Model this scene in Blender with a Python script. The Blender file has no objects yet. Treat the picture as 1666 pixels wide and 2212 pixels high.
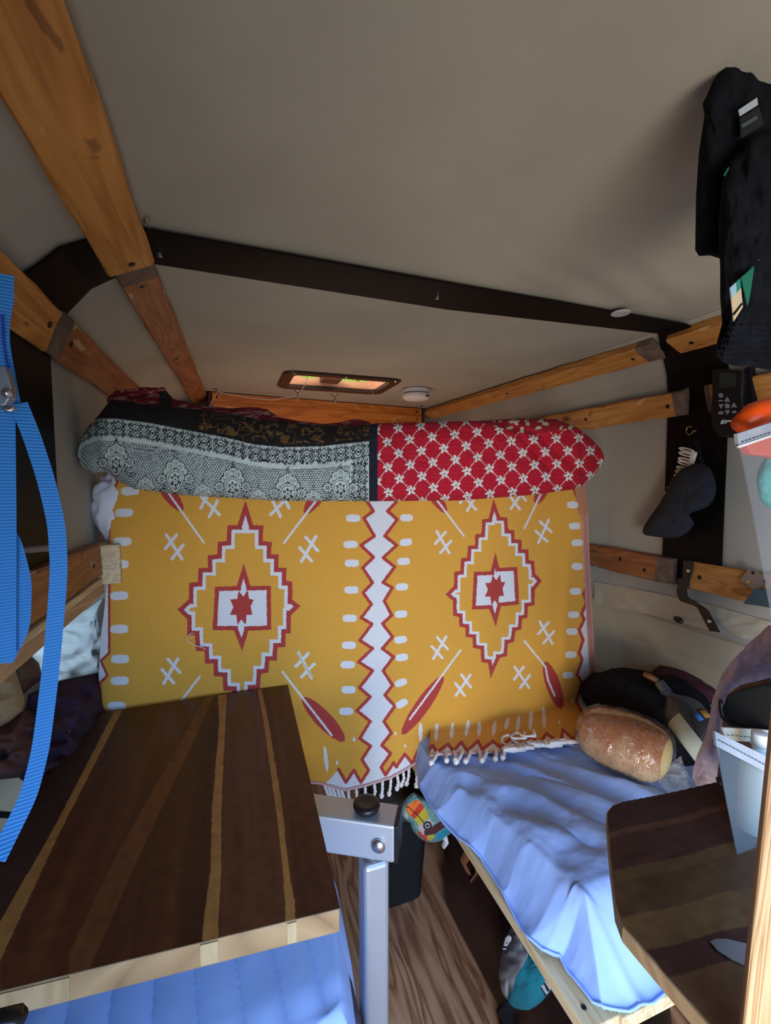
import bpy, math, random
import numpy as np
from mathutils import Vector, Matrix
R = math.radians
rng = np.random.default_rng(7)
SC = bpy.context.scene
COL = SC.collection

# ------------------------------------------------------------------ camera
FPX, YAW, PIT, CH = 960.0, R(19.1), R(-4.0), 1.28
fw = np.array([math.sin(YAW)*math.cos(PIT), math.cos(YAW)*math.cos(PIT), math.sin(PIT)])
rt = np.array([math.cos(YAW), -math.sin(YAW), 0.0])
up = np.cross(rt, fw)
CAMP = np.array([0.0, 0.0, CH])
cd = bpy.data.cameras.new('camera'); cam = bpy.data.objects.new('camera', cd); COL.objects.link(cam)
cd.sensor_fit = 'HORIZONTAL'; cd.sensor_width = 36.0; cd.lens = 36.0*FPX/1666.0
cd.clip_start = 0.02
cam.matrix_world = Matrix(((rt[0], up[0], -fw[0], 0), (rt[1], up[1], -fw[1], 0), (rt[2], up[2], -fw[2], CH), (0, 0, 0, 1)))
SC.camera = cam

# ------------------------------------------------------------------ world and light
SC.view_settings.view_transform = 'Standard'
SC.view_settings.look = 'None'
SC.view_settings.gamma = 1.0
SC.view_settings.use_curve_mapping = False
SC.view_settings.exposure = -0.12
w = bpy.data.worlds.new('sky'); SC.world = w; w.use_nodes = True
bg = w.node_tree.nodes['Background']
bg.inputs[0].default_value = (0.50, 0.70, 1.0, 1); bg.inputs[1].default_value = 0.55

def area(name, loc, direction, sx, sy, power, color, spread=180):
    l = bpy.data.lights.new(name, 'AREA'); l.shape = 'RECTANGLE'; l.size = sx; l.size_y = sy
    l.energy = power; l.color = color; l.spread = R(spread)
    o = bpy.data.objects.new(name, l); COL.objects.link(o); o.location = loc
    o.rotation_euler = Vector(direction).to_track_quat('-Z', 'Z').to_euler()
    return o
# daylight of the open rear door behind the viewer, the hatch in the roof, an added warm uplight behind the curtain
area('rear_door_daylight', (0.30, -0.62, 1.02), (0.18, 1, -0.62), 1.2, 0.8, 13.0, (0.28, 0.55, 1.0), 105)
area('rear_door_warm_ground', (0.05, -0.58, 0.70), (0.95, 1, 0.20), 0.8, 0.5, 12.5, (1.0, 0.88, 0.74), 125)
area('roof_hatch_daylight', (0.40, 1.72, 1.90), (0, 0, -1), 0.36, 0.22, 3.6, (1.0, 0.92, 0.84))
area('side_window_daylight', (-0.88, 1.24, 0.92), (0.42, 1, -0.22), 0.3, 0.2, 6.0, (0.62, 0.80, 1.0))
area('added_warm_uplight', (0.42, 1.72, 1.02), (0, 0.25, 1), 0.9, 0.5, 2.4, (1.0, 0.66, 0.50))  # unseen lamp added to warm the ceiling round the hatch, no window here

# ------------------------------------------------------------------ helpers
def ray(px, py):
    px = np.asarray(px, float); py = np.asarray(py, float)
    return fw + rt*((px-833)/FPX)[..., None] - up*((py-1106)/FPX)[..., None]
def onY(px, py, v):
    d = ray(px, py); return CAMP + d*(np.asarray(v)/d[..., 1])[..., None]
def onX(px, py, v):
    d = ray(px, py); return CAMP + d*(np.asarray(v)/d[..., 0])[..., None]
def onZ(px, py, v):
    d = ray(px, py); return CAMP + d*((np.asarray(v)-CH)/d[..., 2])[..., None]

def tag(o, label=None, cat=None, group=None, kind=None):
    if label: o['label'] = label
    if cat: o['category'] = cat
    if group: o['group'] = group
    if kind: o['kind'] = kind
    return o
def thing(name, loc, label, cat, group=None):
    o = bpy.data.objects.new(name, None); COL.objects.link(o); o.location = loc
    o.empty_display_size = 0.02
    return tag(o, label, cat, group)

def lin(c):
    return tuple(((x/255)/12.92 if x/255 <= 0.04045 else (((x/255)+0.055)/1.055)**2.4) for x in c[:3])

def mesh(name, verts, faces, m=None, parent=None, smooth=False, cols=None, bevel=0, solid=0, subsurf=0, seg=2):
    verts = np.asarray(verts, float).reshape(-1, 3)
    if parent is not None:
        q = parent; off = np.zeros(3)
        while q is not None:
            off += np.array(q.location); q = q.parent
        org = off; loc = Vector((0, 0, 0))
    else:
        org = np.array([(verts[:, 0].min()+verts[:, 0].max())/2, (verts[:, 1].min()+verts[:, 1].max())/2, verts[:, 2].min()])
        loc = Vector(org)
    me = bpy.data.meshes.new(name)
    v2 = verts-org
    if isinstance(faces, np.ndarray) and faces.ndim == 2:
        n, k = faces.shape
        me.vertices.add(len(v2)); me.vertices.foreach_set('co', v2.astype(np.float32).ravel())
        me.loops.add(n*k); me.loops.foreach_set('vertex_index', faces.astype(np.int32).ravel())
        me.polygons.add(n); me.polygons.foreach_set('loop_start', np.arange(0, n*k, k, dtype=np.int32))
        me.polygons.foreach_set('loop_total', np.full(n, k, dtype=np.int32))
        me.update(calc_edges=True)
    else:
        me.from_pydata([tuple(x) for x in v2], [], [tuple(int(i) for i in f) for f in faces]); me.update()
    if smooth:
        me.polygons.foreach_set('use_smooth', np.ones(len(me.polygons), dtype=bool))
    if cols is not None:
        a = me.color_attributes.new('Col', 'FLOAT_COLOR', 'POINT')
        c4 = np.ones((len(v2), 4), np.float32); c4[:, :3] = cols
        a.data.foreach_set('color', c4.ravel())
    if m: me.materials.append(m)
    o = bpy.data.objects.new(name, me); COL.objects.link(o); o.location = loc
    if parent is not None: o.parent = parent
    if solid:
        s = o.modifiers.new('solid', 'SOLIDIFY'); s.thickness = solid; s.offset = 0
    if bevel:
        b = o.modifiers.new('bevel', 'BEVEL'); b.width = bevel; b.segments = seg; b.limit_method = 'ANGLE'
    if subsurf:
        s = o.modifiers.new('sub', 'SUBSURF'); s.levels = subsurf; s.render_levels = subsurf
    return o

class MB:
    def __init__(s): s.v = []; s.f = []; s.n = 0
    def add(s, v, f):
        v = np.asarray(v, float).reshape(-1, 3)
        s.v.append(v); s.f += [tuple(i+s.n for i in q) for q in f]; s.n += len(v); return s
    def box(s, c, size, ax=None):
        c = np.asarray(c, float); h = np.asarray(size, float)/2
        ax = np.eye(3) if ax is None else np.asarray(ax, float)
        vs = [c+ax[0]*h[0]*i+ax[1]*h[1]*j+ax[2]*h[2]*k for k in (-1, 1) for j in (-1, 1) for i in (-1, 1)]
        return s.add(vs, [(0, 2, 3, 1), (4, 5, 7, 6), (0, 1, 5, 4), (2, 6, 7, 3), (0, 4, 6, 2), (1, 3, 7, 5)])
    def prism(s, poly, vec):
        poly = np.asarray(poly, float); n = len(poly); vec = np.asarray(vec, float)
        f = [tuple(range(n-1, -1, -1)), tuple(range(n, 2*n))]+[(i, (i+1) % n, n+(i+1) % n, n+i) for i in range(n)]
        return s.add(np.vstack([poly, poly+vec]), f)
    def tube(s, path, r, seg=10, squash=(1, 1), cap=True, closed=False):
        P = np.asarray(path, float); n = len(P)
        rr = np.full(n, r, float) if np.isscalar(r) else np.asarray(r, float)
        T = np.gradient(P, axis=0) if not closed else (np.roll(P, -1, 0)-np.roll(P, 1, 0))
        T /= np.linalg.norm(T, axis=1)[:, None]+1e-12
        ref = np.array([0, 0, 1.0]) if abs(T[0][2]) < .9 else np.array([1.0, 0, 0])
        vs = []
        a = np.cross(T[0], ref); a /= np.linalg.norm(a)
        for i in range(n):
            a = a-T[i]*np.dot(a, T[i]); a /= np.linalg.norm(a)+1e-12
            b = np.cross(T[i], a)
            for k in range(seg):
                t = 2*math.pi*k/seg
                vs.append(P[i]+rr[i]*(math.cos(t)*a*squash[0]+math.sin(t)*b*squash[1]))
        m = n if closed else n-1
        f = [(i*seg+k, i*seg+(k+1) % seg, ((i+1) % n)*seg+(k+1) % seg, ((i+1) % n)*seg+k) for i in range(m) for k in range(seg)]
        if cap and not closed: f += [tuple(range(seg-1, -1, -1)), tuple((n-1)*seg+k for k in range(seg))]
        return s.add(vs, f)
    def lathe(s, base, axis, prof, seg=24):
        base = np.asarray(base, float); ax = np.asarray(axis, float); ax = ax/np.linalg.norm(ax)
        ref = np.array([0, 0, 1.0]) if abs(ax[2]) < .9 else np.array([1.0, 0, 0])
        a = np.cross(ax, ref); a /= np.linalg.norm(a); b = np.cross(ax, a)
        vs = [base+ax*h+r*(math.cos(2*math.pi*k/seg)*a+math.sin(2*math.pi*k/seg)*b) for h, r in prof for k in range(seg)]
        n = len(prof)
        f = [(i*seg+k, (i+1)*seg+k, (i+1)*seg+(k+1) % seg, i*seg+(k+1) % seg) for i in range(n-1) for k in range(seg)]
        f += [tuple(range(seg)), tuple((n-1)*seg+k for k in range(seg-1, -1, -1))]
        return s.add(vs, f)
    def build(s, name, m, parent=None, **k): return mesh(name, np.vstack(s.v), s.f, m, parent, **k)

def gridfaces(nu, nv, wrap=False):
    i = np.arange(nu-1)[:, None]; j = np.arange(nv if wrap else nv-1)[None, :]
    j2 = (j+1) % nv
    return np.stack([i*nv+j, (i+1)*nv+j, (i+1)*nv+j2, i*nv+j2], -1).reshape(-1, 4)

def vnoise(x, y, seed=0):
    """smooth value noise in numpy"""
    xi = np.floor(x).astype(int); yi = np.floor(y).astype(int); fx = x-xi; fy = y-yi
    fx = fx*fx*(3-2*fx); fy = fy*fy*(3-2*fy)
    def h(a, b):
        v = np.sin(a*127.1+b*311.7+seed*74.7)*43758.5453
        return v-np.floor(v)
    return (h(xi, yi)*(1-fx)+h(xi+1, yi)*fx)*(1-fy)+(h(xi, yi+1)*(1-fx)+h(xi+1, yi+1)*fx)*fy
def fbm(x, y, seed=0, o=4):
    r = 0; a = .5
    for k in range(o): r = r+a*vnoise(x*2**k, y*2**k, seed+k); a *= .5
    return r

# ------------------------------------------------------------------ materials
def mat(name, c, c2=None, rough=.7, metal=0, scale=(8, 8, 8), detail=4, bump=0, bscale=200, lo=.35, hi=.65, dist=0, spec=.5, coat=0, alpha=None, trans=0, attr=False, sheen=0, ior=1.45, bdist=.002):
    m = bpy.data.materials.new(name); m.use_nodes = True; nt = m.node_tree; N = nt.nodes; L = nt.links
    p = N['Principled BSDF']
    p.inputs['Roughness'].default_value = rough; p.inputs['Metallic'].default_value = metal
    p.inputs['Specular IOR Level'].default_value = spec; p.inputs['Coat Weight'].default_value = coat
    p.inputs['IOR'].default_value = ior
    if sheen: p.inputs['Sheen Weight'].default_value = sheen
    if alpha is not None: p.inputs['Alpha'].default_value = alpha
    if trans: p.inputs['Transmission Weight'].default_value = trans
    tc = N.new('ShaderNodeTexCoord')
    if attr:
        a = N.new('ShaderNodeAttribute'); a.attribute_name = 'Col'
        n = N.new('ShaderNodeTexNoise'); n.inputs['Scale'].default_value = bscale; n.inputs['Detail'].default_value = 3
        L.new(tc.outputs['Object'], n.inputs['Vector'])
        mr = N.new('ShaderNodeMapRange'); mr.inputs[1].default_value = .3; mr.inputs[2].default_value = .7
        mr.inputs[3].default_value = .78; mr.inputs[4].default_value = 1.12
        L.new(n.outputs['Fac'], mr.inputs[0])
        mx = N.new('ShaderNodeVectorMath'); mx.operation = 'SCALE'
        L.new(a.outputs['Color'], mx.inputs[0]); L.new(mr.outputs[0], mx.inputs['Scale'])
        L.new(mx.outputs[0], p.inputs['Base Color'])
    elif c2 is None:
        p.inputs['Base Color'].default_value = (*lin(c), 1)
        n0 = N.new('ShaderNodeTexNoise'); n0.inputs['Scale'].default_value = 30
        L.new(tc.outputs['Object'], n0.inputs['Vector'])
        mr = N.new('ShaderNodeMapRange'); mr.inputs[3].default_value = rough*.92; mr.inputs[4].default_value = min(1, rough*1.08)
        L.new(n0.outputs['Fac'], mr.inputs[0]); L.new(mr.outputs[0], p.inputs['Roughness'])
    else:
        mp = N.new('ShaderNodeMapping'); mp.inputs['Scale'].default_value = scale
        n = N.new('ShaderNodeTexNoise'); n.inputs['Scale'].default_value = 1; n.inputs['Detail'].default_value = detail
        n.inputs['Distortion'].default_value = dist
        cr = N.new('ShaderNodeValToRGB'); cr.color_ramp.elements[0].position = lo; cr.color_ramp.elements[1].position = hi
        cr.color_ramp.elements[0].color = (*lin(c), 1); cr.color_ramp.elements[1].color = (*lin(c2), 1)
        L.new(tc.outputs['Object'], mp.inputs[0]); L.new(mp.outputs[0], n.inputs['Vector'])
        L.new(n.outputs['Fac'], cr.inputs[0]); L.new(cr.outputs[0], p.inputs['Base Color'])
    if bump:
        n2 = N.new('ShaderNodeTexNoise'); n2.inputs['Scale'].default_value = bscale; n2.inputs['Detail'].default_value = 3
        b = N.new('ShaderNodeBump'); b.inputs['Strength'].default_value = bump; b.inputs['Distance'].default_value = bdist
        L.new(tc.outputs['Object'], n2.inputs['Vector']); L.new(n2.outputs['Fac'], b.inputs['Height']); L.new(b.outputs[0], p.inputs['Normal'])
    return m

def woodmat(name, stops, axis='Y', rings=9, stretch=14, rough=.5, fine=.35, seed=0., knots=0, kcol=(70, 42, 22), coat=0, dist=.6):
    """long grain along axis: warped ring field + fine streaks + knots"""
    m = bpy.data.materials.new(name); m.use_nodes = True; nt = m.node_tree; N = nt.nodes; L = nt.links
    p = N['Principled BSDF']; p.inputs['Roughness'].default_value = rough; p.inputs['Coat Weight'].default_value = coat
    tc = N.new('ShaderNodeTexCoord'); mp = N.new('ShaderNodeMapping')
    s = {'X': (1, stretch, stretch), 'Y': (stretch, 1, stretch), 'Z': (stretch, stretch, 1)}[axis]
    mp.inputs['Scale'].default_value = s; mp.inputs['Location'].default_value = (seed, seed*1.7, seed*.6)
    L.new(tc.outputs['Object'], mp.inputs[0])
    n = N.new('ShaderNodeTexNoise'); n.inputs['Scale'].default_value = 2.2; n.inputs['Detail'].default_value = 2
    n.inputs['Distortion'].default_value = dist
    L.new(mp.outputs[0], n.inputs['Vector'])
    mu = N.new('ShaderNodeMath'); mu.operation = 'MULTIPLY'; mu.inputs[1].default_value = rings
    L.new(n.outputs['Fac'], mu.inputs[0])
    fr = N.new('ShaderNodeMath'); fr.operation = 'PINGPONG'; fr.inputs[1].default_value = .5
    L.new(mu.outputs[0], fr.inputs[0])
    n2 = N.new('ShaderNodeTexNoise'); n2.inputs['Scale'].default_value = 14; n2.inputs['Detail'].default_value = 5
    L.new(mp.outputs[0], n2.inputs['Vector'])
    ad = N.new('ShaderNodeMath'); ad.operation = 'MULTIPLY_ADD'; ad.inputs[1].default_value = 2*(1-fine)
    L.new(fr.outputs[0], ad.inputs[0])
    m2 = N.new('ShaderNodeMath'); m2.operation = 'MULTIPLY'; m2.inputs[1].default_value = fine
    L.new(n2.outputs['Fac'], m2.inputs[0]); L.new(m2.outputs[0], ad.inputs[2])
    cr = N.new('ShaderNodeValToRGB'); els = cr.color_ramp.elements
    els[0].position = stops[0][0]; els[0].color = (*lin(stops[0][1]), 1)
    els[1].position = stops[-1][0]; els[1].color = (*lin(stops[-1][1]), 1)
    for q, c in stops[1:-1]:
        e = els.new(q); e.color = (*lin(c), 1)
    L.new(ad.outputs[0], cr.inputs[0])
    out = cr.outputs[0]
    if knots:
        v = N.new('ShaderNodeTexVoronoi'); v.inputs['Scale'].default_value = knots
        mp2 = N.new('ShaderNodeMapping'); s2 = {'X': (.5, 1, 1), 'Y': (1, .5, 1), 'Z': (1, 1, .5)}[axis]
        mp2.inputs['Scale'].default_value = s2; mp2.inputs['Location'].default_value = (seed*2, seed, seed)
        L.new(tc.outputs['Object'], mp2.inputs[0]); L.new(mp2.outputs[0], v.inputs['Vector'])
        c2 = N.new('ShaderNodeValToRGB'); c2.color_ramp.elements[0].position = .04; c2.color_ramp.elements[1].position = .11
        c2.color_ramp.elements[0].color = (1, 1, 1, 1); c2.color_ramp.elements[1].color = (0, 0, 0, 1)
        L.new(v.outputs['Distance'], c2.inputs[0])
        mx = N.new('ShaderNodeMix'); mx.data_type = 'RGBA'; L.new(c2.outputs[0], mx.inputs[0])
        L.new(out, mx.inputs[6]); mx.inputs[7].default_value = (*lin(kcol), 1); out = mx.outputs[2]
    if knots:
        nw = N.new('ShaderNodeTexNoise'); nw.inputs['Scale'].default_value = 16; nw.inputs['Detail'].default_value = 6; nw.inputs['Distortion'].default_value = 1.5
        mp3 = N.new('ShaderNodeMapping'); mp3.inputs['Scale'].default_value = {'X': (.35, 1, 1), 'Y': (1, .35, 1), 'Z': (1, 1, .35)}[axis]
        L.new(tc.outputs['Object'], mp3.inputs[0]); L.new(mp3.outputs[0], nw.inputs['Vector'])
        for lo_, hi_, cc_ in ((.64, .67, (226, 190, 140)), (.36, .33, tuple(int(k*.95) for k in kcol))):
            c4 = N.new('ShaderNodeMapRange'); c4.inputs[1].default_value = lo_; c4.inputs[2].default_value = hi_; c4.inputs[4].default_value = .55
            L.new(nw.outputs['Fac'], c4.inputs[0]); mx4 = N.new('ShaderNodeMix'); mx4.data_type = 'RGBA'; L.new(c4.outputs[0], mx4.inputs[0])
            L.new(out, mx4.inputs[6]); mx4.inputs[7].default_value = (*lin(cc_), 1); out = mx4.outputs[2]
    L.new(out, p.inputs['Base Color'])
    b = N.new('ShaderNodeBump'); b.inputs['Strength'].default_value = .25; b.inputs['Distance'].default_value = .001
    L.new(ad.outputs[0], b.inputs['Height']); L.new(b.outputs[0], p.inputs['Normal'])
    return m

def filmmat(name, al, col=(226, 232, 240), rough=.12, bs=60, streak=0):
    m = bpy.data.materials.new(name); m.use_nodes = True; nt = m.node_tree; N = nt.nodes; L = nt.links
    N.remove(N['Principled BSDF']); out = N['Material Output']
    tr = N.new('ShaderNodeBsdfTransparent'); gl = N.new('ShaderNodeBsdfGlossy'); df = N.new('ShaderNodeBsdfDiffuse')
    gl.inputs['Roughness'].default_value = rough; gl.inputs['Color'].default_value = (*lin(col), 1); df.inputs['Color'].default_value = (*lin(col), 1)
    m1 = N.new('ShaderNodeMixShader'); m1.inputs[0].default_value = al; L.new(tr.outputs[0], m1.inputs[1]); L.new(df.outputs[0], m1.inputs[2])
    lw = N.new('ShaderNodeLayerWeight'); pw = N.new('ShaderNodeMath'); pw.operation = 'POWER'; pw.inputs[1].default_value = 3.0; L.new(lw.outputs['Facing'], pw.inputs[0])
    fz = N.new('ShaderNodeMath'); fz.operation = 'MULTIPLY_ADD'; fz.inputs[1].default_value = .35; fz.inputs[2].default_value = .05; L.new(pw.outputs[0], fz.inputs[0])
    tc = N.new('ShaderNodeTexCoord'); n = N.new('ShaderNodeTexNoise'); n.inputs['Scale'].default_value = bs; n.inputs['Detail'].default_value = 3; n.inputs['Distortion'].default_value = 1.2
    b = N.new('ShaderNodeBump'); b.inputs['Strength'].default_value = .9; b.inputs['Distance'].default_value = .006
    L.new(tc.outputs['Object'], n.inputs['Vector']); L.new(n.outputs['Fac'], b.inputs['Height'])
    L.new(b.outputs[0], gl.inputs['Normal'])
    m2 = N.new('ShaderNodeMixShader'); L.new(fz.outputs[0], m2.inputs[0]); L.new(m1.outputs[0], m2.inputs[1]); L.new(gl.outputs[0], m2.inputs[2])
    if streak:
        n3 = N.new('ShaderNodeTexNoise'); n3.inputs['Scale'].default_value = bs*.8; n3.inputs['Detail'].default_value = 4; n3.inputs['Distortion'].default_value = 2.5
        L.new(tc.outputs['Object'], n3.inputs['Vector']); c3 = N.new('ShaderNodeValToRGB'); e_ = c3.color_ramp.elements
        e_[0].position = .485; e_[0].color = (al, al, al, 1); e_[1].position = .515; e_[1].color = (al, al, al, 1); q3 = e_.new(.5); q3.color = (streak, streak, streak, 1)
        L.new(n3.outputs['Fac'], c3.inputs[0]); L.new(c3.outputs[0], m1.inputs[0])
    L.new(m2.outputs[0], out.inputs['Surface']); return m

M = {}
M['canvas'] = mat('beige_canvas', (157, 153, 140), (169, 165, 150), rough=.85, scale=(3, 3, 3), bump=.25, bscale=500, bdist=.0008)
M['canvas_low'] = mat('beige_canvas_low', (176, 164, 134), (192, 180, 150), rough=.85, scale=(4, 4, 4), bump=.2, bscale=300, bdist=.001)
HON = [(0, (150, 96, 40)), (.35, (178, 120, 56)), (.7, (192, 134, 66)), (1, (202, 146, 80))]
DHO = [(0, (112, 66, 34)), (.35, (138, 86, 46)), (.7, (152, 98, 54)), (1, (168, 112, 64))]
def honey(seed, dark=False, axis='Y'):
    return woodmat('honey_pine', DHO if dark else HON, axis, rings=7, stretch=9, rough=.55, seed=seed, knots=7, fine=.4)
M['greywood'] = mat('grey_brown_end_grain', (96, 78, 66), (120, 100, 84), rough=.8, scale=(40, 40, 40), bump=.3, bscale=150)
M['black'] = mat('black_roof_rib', (12, 9, 8), (17, 13, 11), rough=.5, spec=.15, scale=(5, 5, 5))
M['blackrib_screw'] = mat('steel', (190, 190, 190), rough=.3, metal=1)
M['steel'] = M['blackrib_screw']
M['darkhole'] = mat('dark_screw', (14, 14, 18), rough=.5)
M['sticker'] = mat('grey_white_disc', (170, 170, 172), rough=.5)
M['plastic_w'] = mat('white_plastic', (225, 222, 216), rough=.45)
M['hatchframe'] = mat('dark_bronze_plastic', (44, 36, 30), rough=.35)
M['cloth'] = mat('woven_throw', (200, 150, 50), attr=True, rough=.95, bump=.35, bscale=900, bdist=.0006, sheen=.1)
M['quilt'] = mat('printed_quilt', (200, 150, 50), attr=True, rough=.9, bump=.25, bscale=500, bdist=.0006)
M['tassel'] = mat('cream_twisted_yarn', (222, 216, 212), (236, 230, 226), rough=.95, scale=(300, 300, 300), bump=.4, bscale=900)
M['sheet'] = mat('blue_lit_white_cotton', (146, 178, 240), (160, 190, 246), rough=.9, scale=(5, 5, 5), bump=.15, bscale=800, bdist=.0005)  # white cotton, the blue of the door daylight is put into its colour
M['walnut'] = None
M['maple'] = woodmat('pale_end_grain', [(0, (92, 66, 42)), (.25, (140, 112, 78)), (1, (172, 146, 108))], 'X', rings=13, stretch=2.2, rough=.7, seed=2.2, fine=.5)
M['pale_pine'] = woodmat('pale_pine', [(0, (176, 150, 108)), (.4, (204, 182, 140)), (1, (222, 204, 166))], 'Y', rings=6, stretch=12, rough=.65, seed=3.3)
M['alu'] = mat('brushed_aluminium', (186, 192, 200), rough=.42, metal=.65)
M['blackpl'] = mat('black_plastic', (20, 20, 22), rough=.35)
M['mattblack'] = mat('matt_black_cloth', (16, 16, 21), (23, 23, 29), rough=.95, scale=(60, 60, 60), bump=.3, bscale=500, bdist=.0008, spec=.2)
M['floor'] = woodmat('floor_plank', [(0, (84, 48, 34)), (.2, (138, 92, 66)), (.5, (178, 130, 96)), (1, (200, 156, 122))], 'Y', rings=5, stretch=8, rough=.5, seed=1.3, fine=.3)
M['leather'] = mat('dark_brown_leather', (48, 28, 26), (60, 36, 32), rough=.45, scale=(20, 20, 20), bump=.3, bscale=250)
M['tan'] = mat('tan_leather', (132, 82, 56), rough=.55)
M['blue_web'] = mat('blue_webbing', (30, 110, 205), rough=.75)
# ------------------------------------------------------------------ setting
Y0, Y1 = -0.6, 2.22
CZ = 1.66
HX0, HX1, HY0, HY1 = 0.215, 0.585, 1.61, 1.83
xs = np.unique(np.round(np.concatenate([np.arange(-0.13, 1.031, 0.0125), [HX0, HX1, 1.03]]), 5))
ys = np.unique(np.round(np.concatenate([np.arange(Y0, Y1+.001, 0.015), [HY0, HY1, Y1]]), 5))
gx, gy = np.meshgrid(xs, ys, indexing='ij')
wr = np.exp(-(((gx-0.72)/.20)**2+((gy-.70)/.10)**2))*np.sin((gy*1.0-gx*.45)*75+3*fbm(gx*9, gy*9, 3))*.0022
wr += np.exp(-(((gx-0.60)/.012)**2))*np.exp(-((gy-.66)/.07)**2)*-.0015
gz = CZ+wr+(fbm(gx*3, gy*3, 5)-.5)*.006
V = np.stack([gx, gy, gz], -1).reshape(-1, 3)
F = gridfaces(len(xs), len(ys))
cen = V[F].mean(1)
hole = (cen[:, 0] > HX0) & (cen[:, 0] < HX1) & (cen[:, 1] > HY0) & (cen[:, 1] < HY1)
tag(mesh('ceiling', V, F[~hole], M['canvas'], smooth=True), kind='structure')

def strip(name, pts, m, y0=Y0, y1=Y1, sub=1):
    p = np.array([(x, 0, z) for x, z in pts]); n = len(p)
    v = np.vstack([p+[0, y0, 0], p+[0, y1, 0]])
    o = mesh(name, v, [(i, i+1, n+i+1, n+i) for i in range(n-1)], m, solid=.004)
    o['kind'] = 'structure'; return o
strip('wall_left_upper', [(-.295, 1.045), (-.295, 1.505), (-.275, 1.56), (-.225, 1.615), (-.13, CZ)], M['canvas'])
strip('wall_right_upper', [(1.03, CZ), (1.09, 1.625), (1.125, 1.57), (1.135, 1.50), (1.135, .90)], M['canvas'])
strip('wall_right_lower', [(1.135, .90), (1.165, .88), (1.205, .78), (1.235, .62), (1.345, .44), (1.345, 0)], M['canvas_low'])
strip('wall_left_lower', [(-.45, .0), (-.45, .44), (-.75, .44), (-.75, .62)], M['canvas'])
# niche back wall with a window opening
nb = MB()
WY0, WY1, WZ0, WZ1 = 1.05, 2.14, .70, 1.0
for a, b, c, d in ((Y0, WY0, .62, 1.05), (WY1, Y1, .62, 1.05), (WY0, WY1, .62, WZ0), (WY0, WY1, WZ1, 1.05)):
    nb.add([(-.75, a, c), (-.75, b, c), (-.75, b, d), (-.75, a, d)], [(0, 1, 2, 3)])
nb.add([(-.75, Y0, 1.05), (-.75, Y1, 1.05), (-.295, Y1, 1.05), (-.295, Y0, 1.05)], [(0, 1, 2, 3)])
tag(nb.build('wall_left_niche', M['canvas']), kind='structure')
M['glass'] = filmmat('clear_acrylic', .03, rough=.05, bs=3)
wn = tag(MB().box((-.75, (WY0+WY1)/2, (WZ0+WZ1)/2), (.004, WY1-WY0, WZ1-WZ0)).build('window_2', M['glass']), kind='structure')
fr = MB()
for c, s in (((-.748, (WY0+WY1)/2, WZ1), (.012, WY1-WY0+.02, .015)), ((-.748, (WY0+WY1)/2, WZ0), (.012, WY1-WY0+.02, .015)), ((-.748, WY0, (WZ0+WZ1)/2), (.012, .015, WZ1-WZ0)), ((-.748, WY1, (WZ0+WZ1)/2), (.012, .015, WZ1-WZ0))):
    fr.box(c, s)
fr.build('window_frame', M['hatchframe'], wn)
we = MB().add([(-.80, Y1, 0), (1.40, Y1, 0), (1.40, Y1, 1.68), (-.80, Y1, 1.68)], [(0, 1, 2, 3)])
tag(we.build('wall_front', M['canvas'], solid=.004), kind='structure')
MBf = MB().box(((-.45+1.345)/2, (Y0+Y1)/2, -.01), (1.345+.45, Y1-Y0, .02))
tag(MBf.build('floor', M['floor']), kind='structure')

# roof hatch
ht = tag(MB().box(((HX0+HX1)/2, (HY0+HY1)/2, CZ+.105), (HX1-HX0+.03, HY1-HY0+.03, .004)).build('window_1', M['glass']), kind='structure')
def rrect(x0, x1, y0, y1, r, n=6):
    p = []
    for cx, cy, a0 in ((x1-r, y1-r, 0), (x0+r, y1-r, 90), (x0+r, y0+r, 180), (x1-r, y0+r, 270)):
        for k in range(n+1):
            a = R(a0+90*k/n); p.append((cx+r*math.cos(a), cy+r*math.sin(a)))
    return p
def ringprism(outer, inner, z0, z1, bev=.006):
    n = len(outer); mb = MB()
    o = np.array(outer); i = np.array(inner); c = o.mean(0)
    def lv(p, z): return np.column_stack([p, np.full(len(p), z)])
    oc = c+(o-c)*(1-bev/ .2)
    ls = [lv(o, z1), lv(o, z0+bev), lv(oc, z0), lv(i, z0), lv(i, z1)]
    f = []
    for k in range(len(ls)):
        k2 = (k+1) % len(ls)
        f += [(k*n+j, k2*n+j, k2*n+(j+1) % n, k*n+(j+1) % n) for j in range(n)]
    return mb.add(np.vstack(ls), f)
hfr = ringprism(rrect(.178, .622, 1.572, 1.868, .045), rrect(HX0+.004, HX1-.004, HY0+.004, HY1-.004, .02), CZ-.008, CZ+.006).build('window_frame', M['hatchframe'], ht, smooth=False)
M['peach'] = mat('peach_hatch_lining', (190, 138, 104), (206, 156, 122), rough=.9, scale=(6, 6, 30))
well = MB()
for a, b in (((HX0, HY0), (HX1, HY0)), ((HX1, HY0), (HX1, HY1)), ((HX1, HY1), (HX0, HY1)), ((HX0, HY1), (HX0, HY0))):
    well.add([(*a, CZ-.004), (*b, CZ-.004), (*b, CZ+.104), (*a, CZ+.104)], [(0, 1, 2, 3)])
well.build('hatch_lining', M['peach'], ht)
MB().box((.385, 1.78, CZ+.040), (.075, .08, .05)).build('latch_block', mat('brown_bracket', (110, 70, 52), rough=.6), ht, bevel=.004)
for x, y in ((.215, 1.59), (.59, 1.59), (.585, 1.848), (.21, 1.848), (.40, 1.588)):
    MB().lathe((x, y, CZ-.013), (0, 0, 1), [(0, .0005), (.001, .004), (.005, .005)], 12).build('screw', M['steel'], hfr)
leafm = mat('green_leaf', (120, 176, 60), (160, 205, 90), rough=.6, scale=(30, 30, 30))
lf = thing('green_leaves', (.40, 1.80, CZ+.09), 'bright green leaves seen through the roof hatch above the bed', 'leaves')
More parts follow.
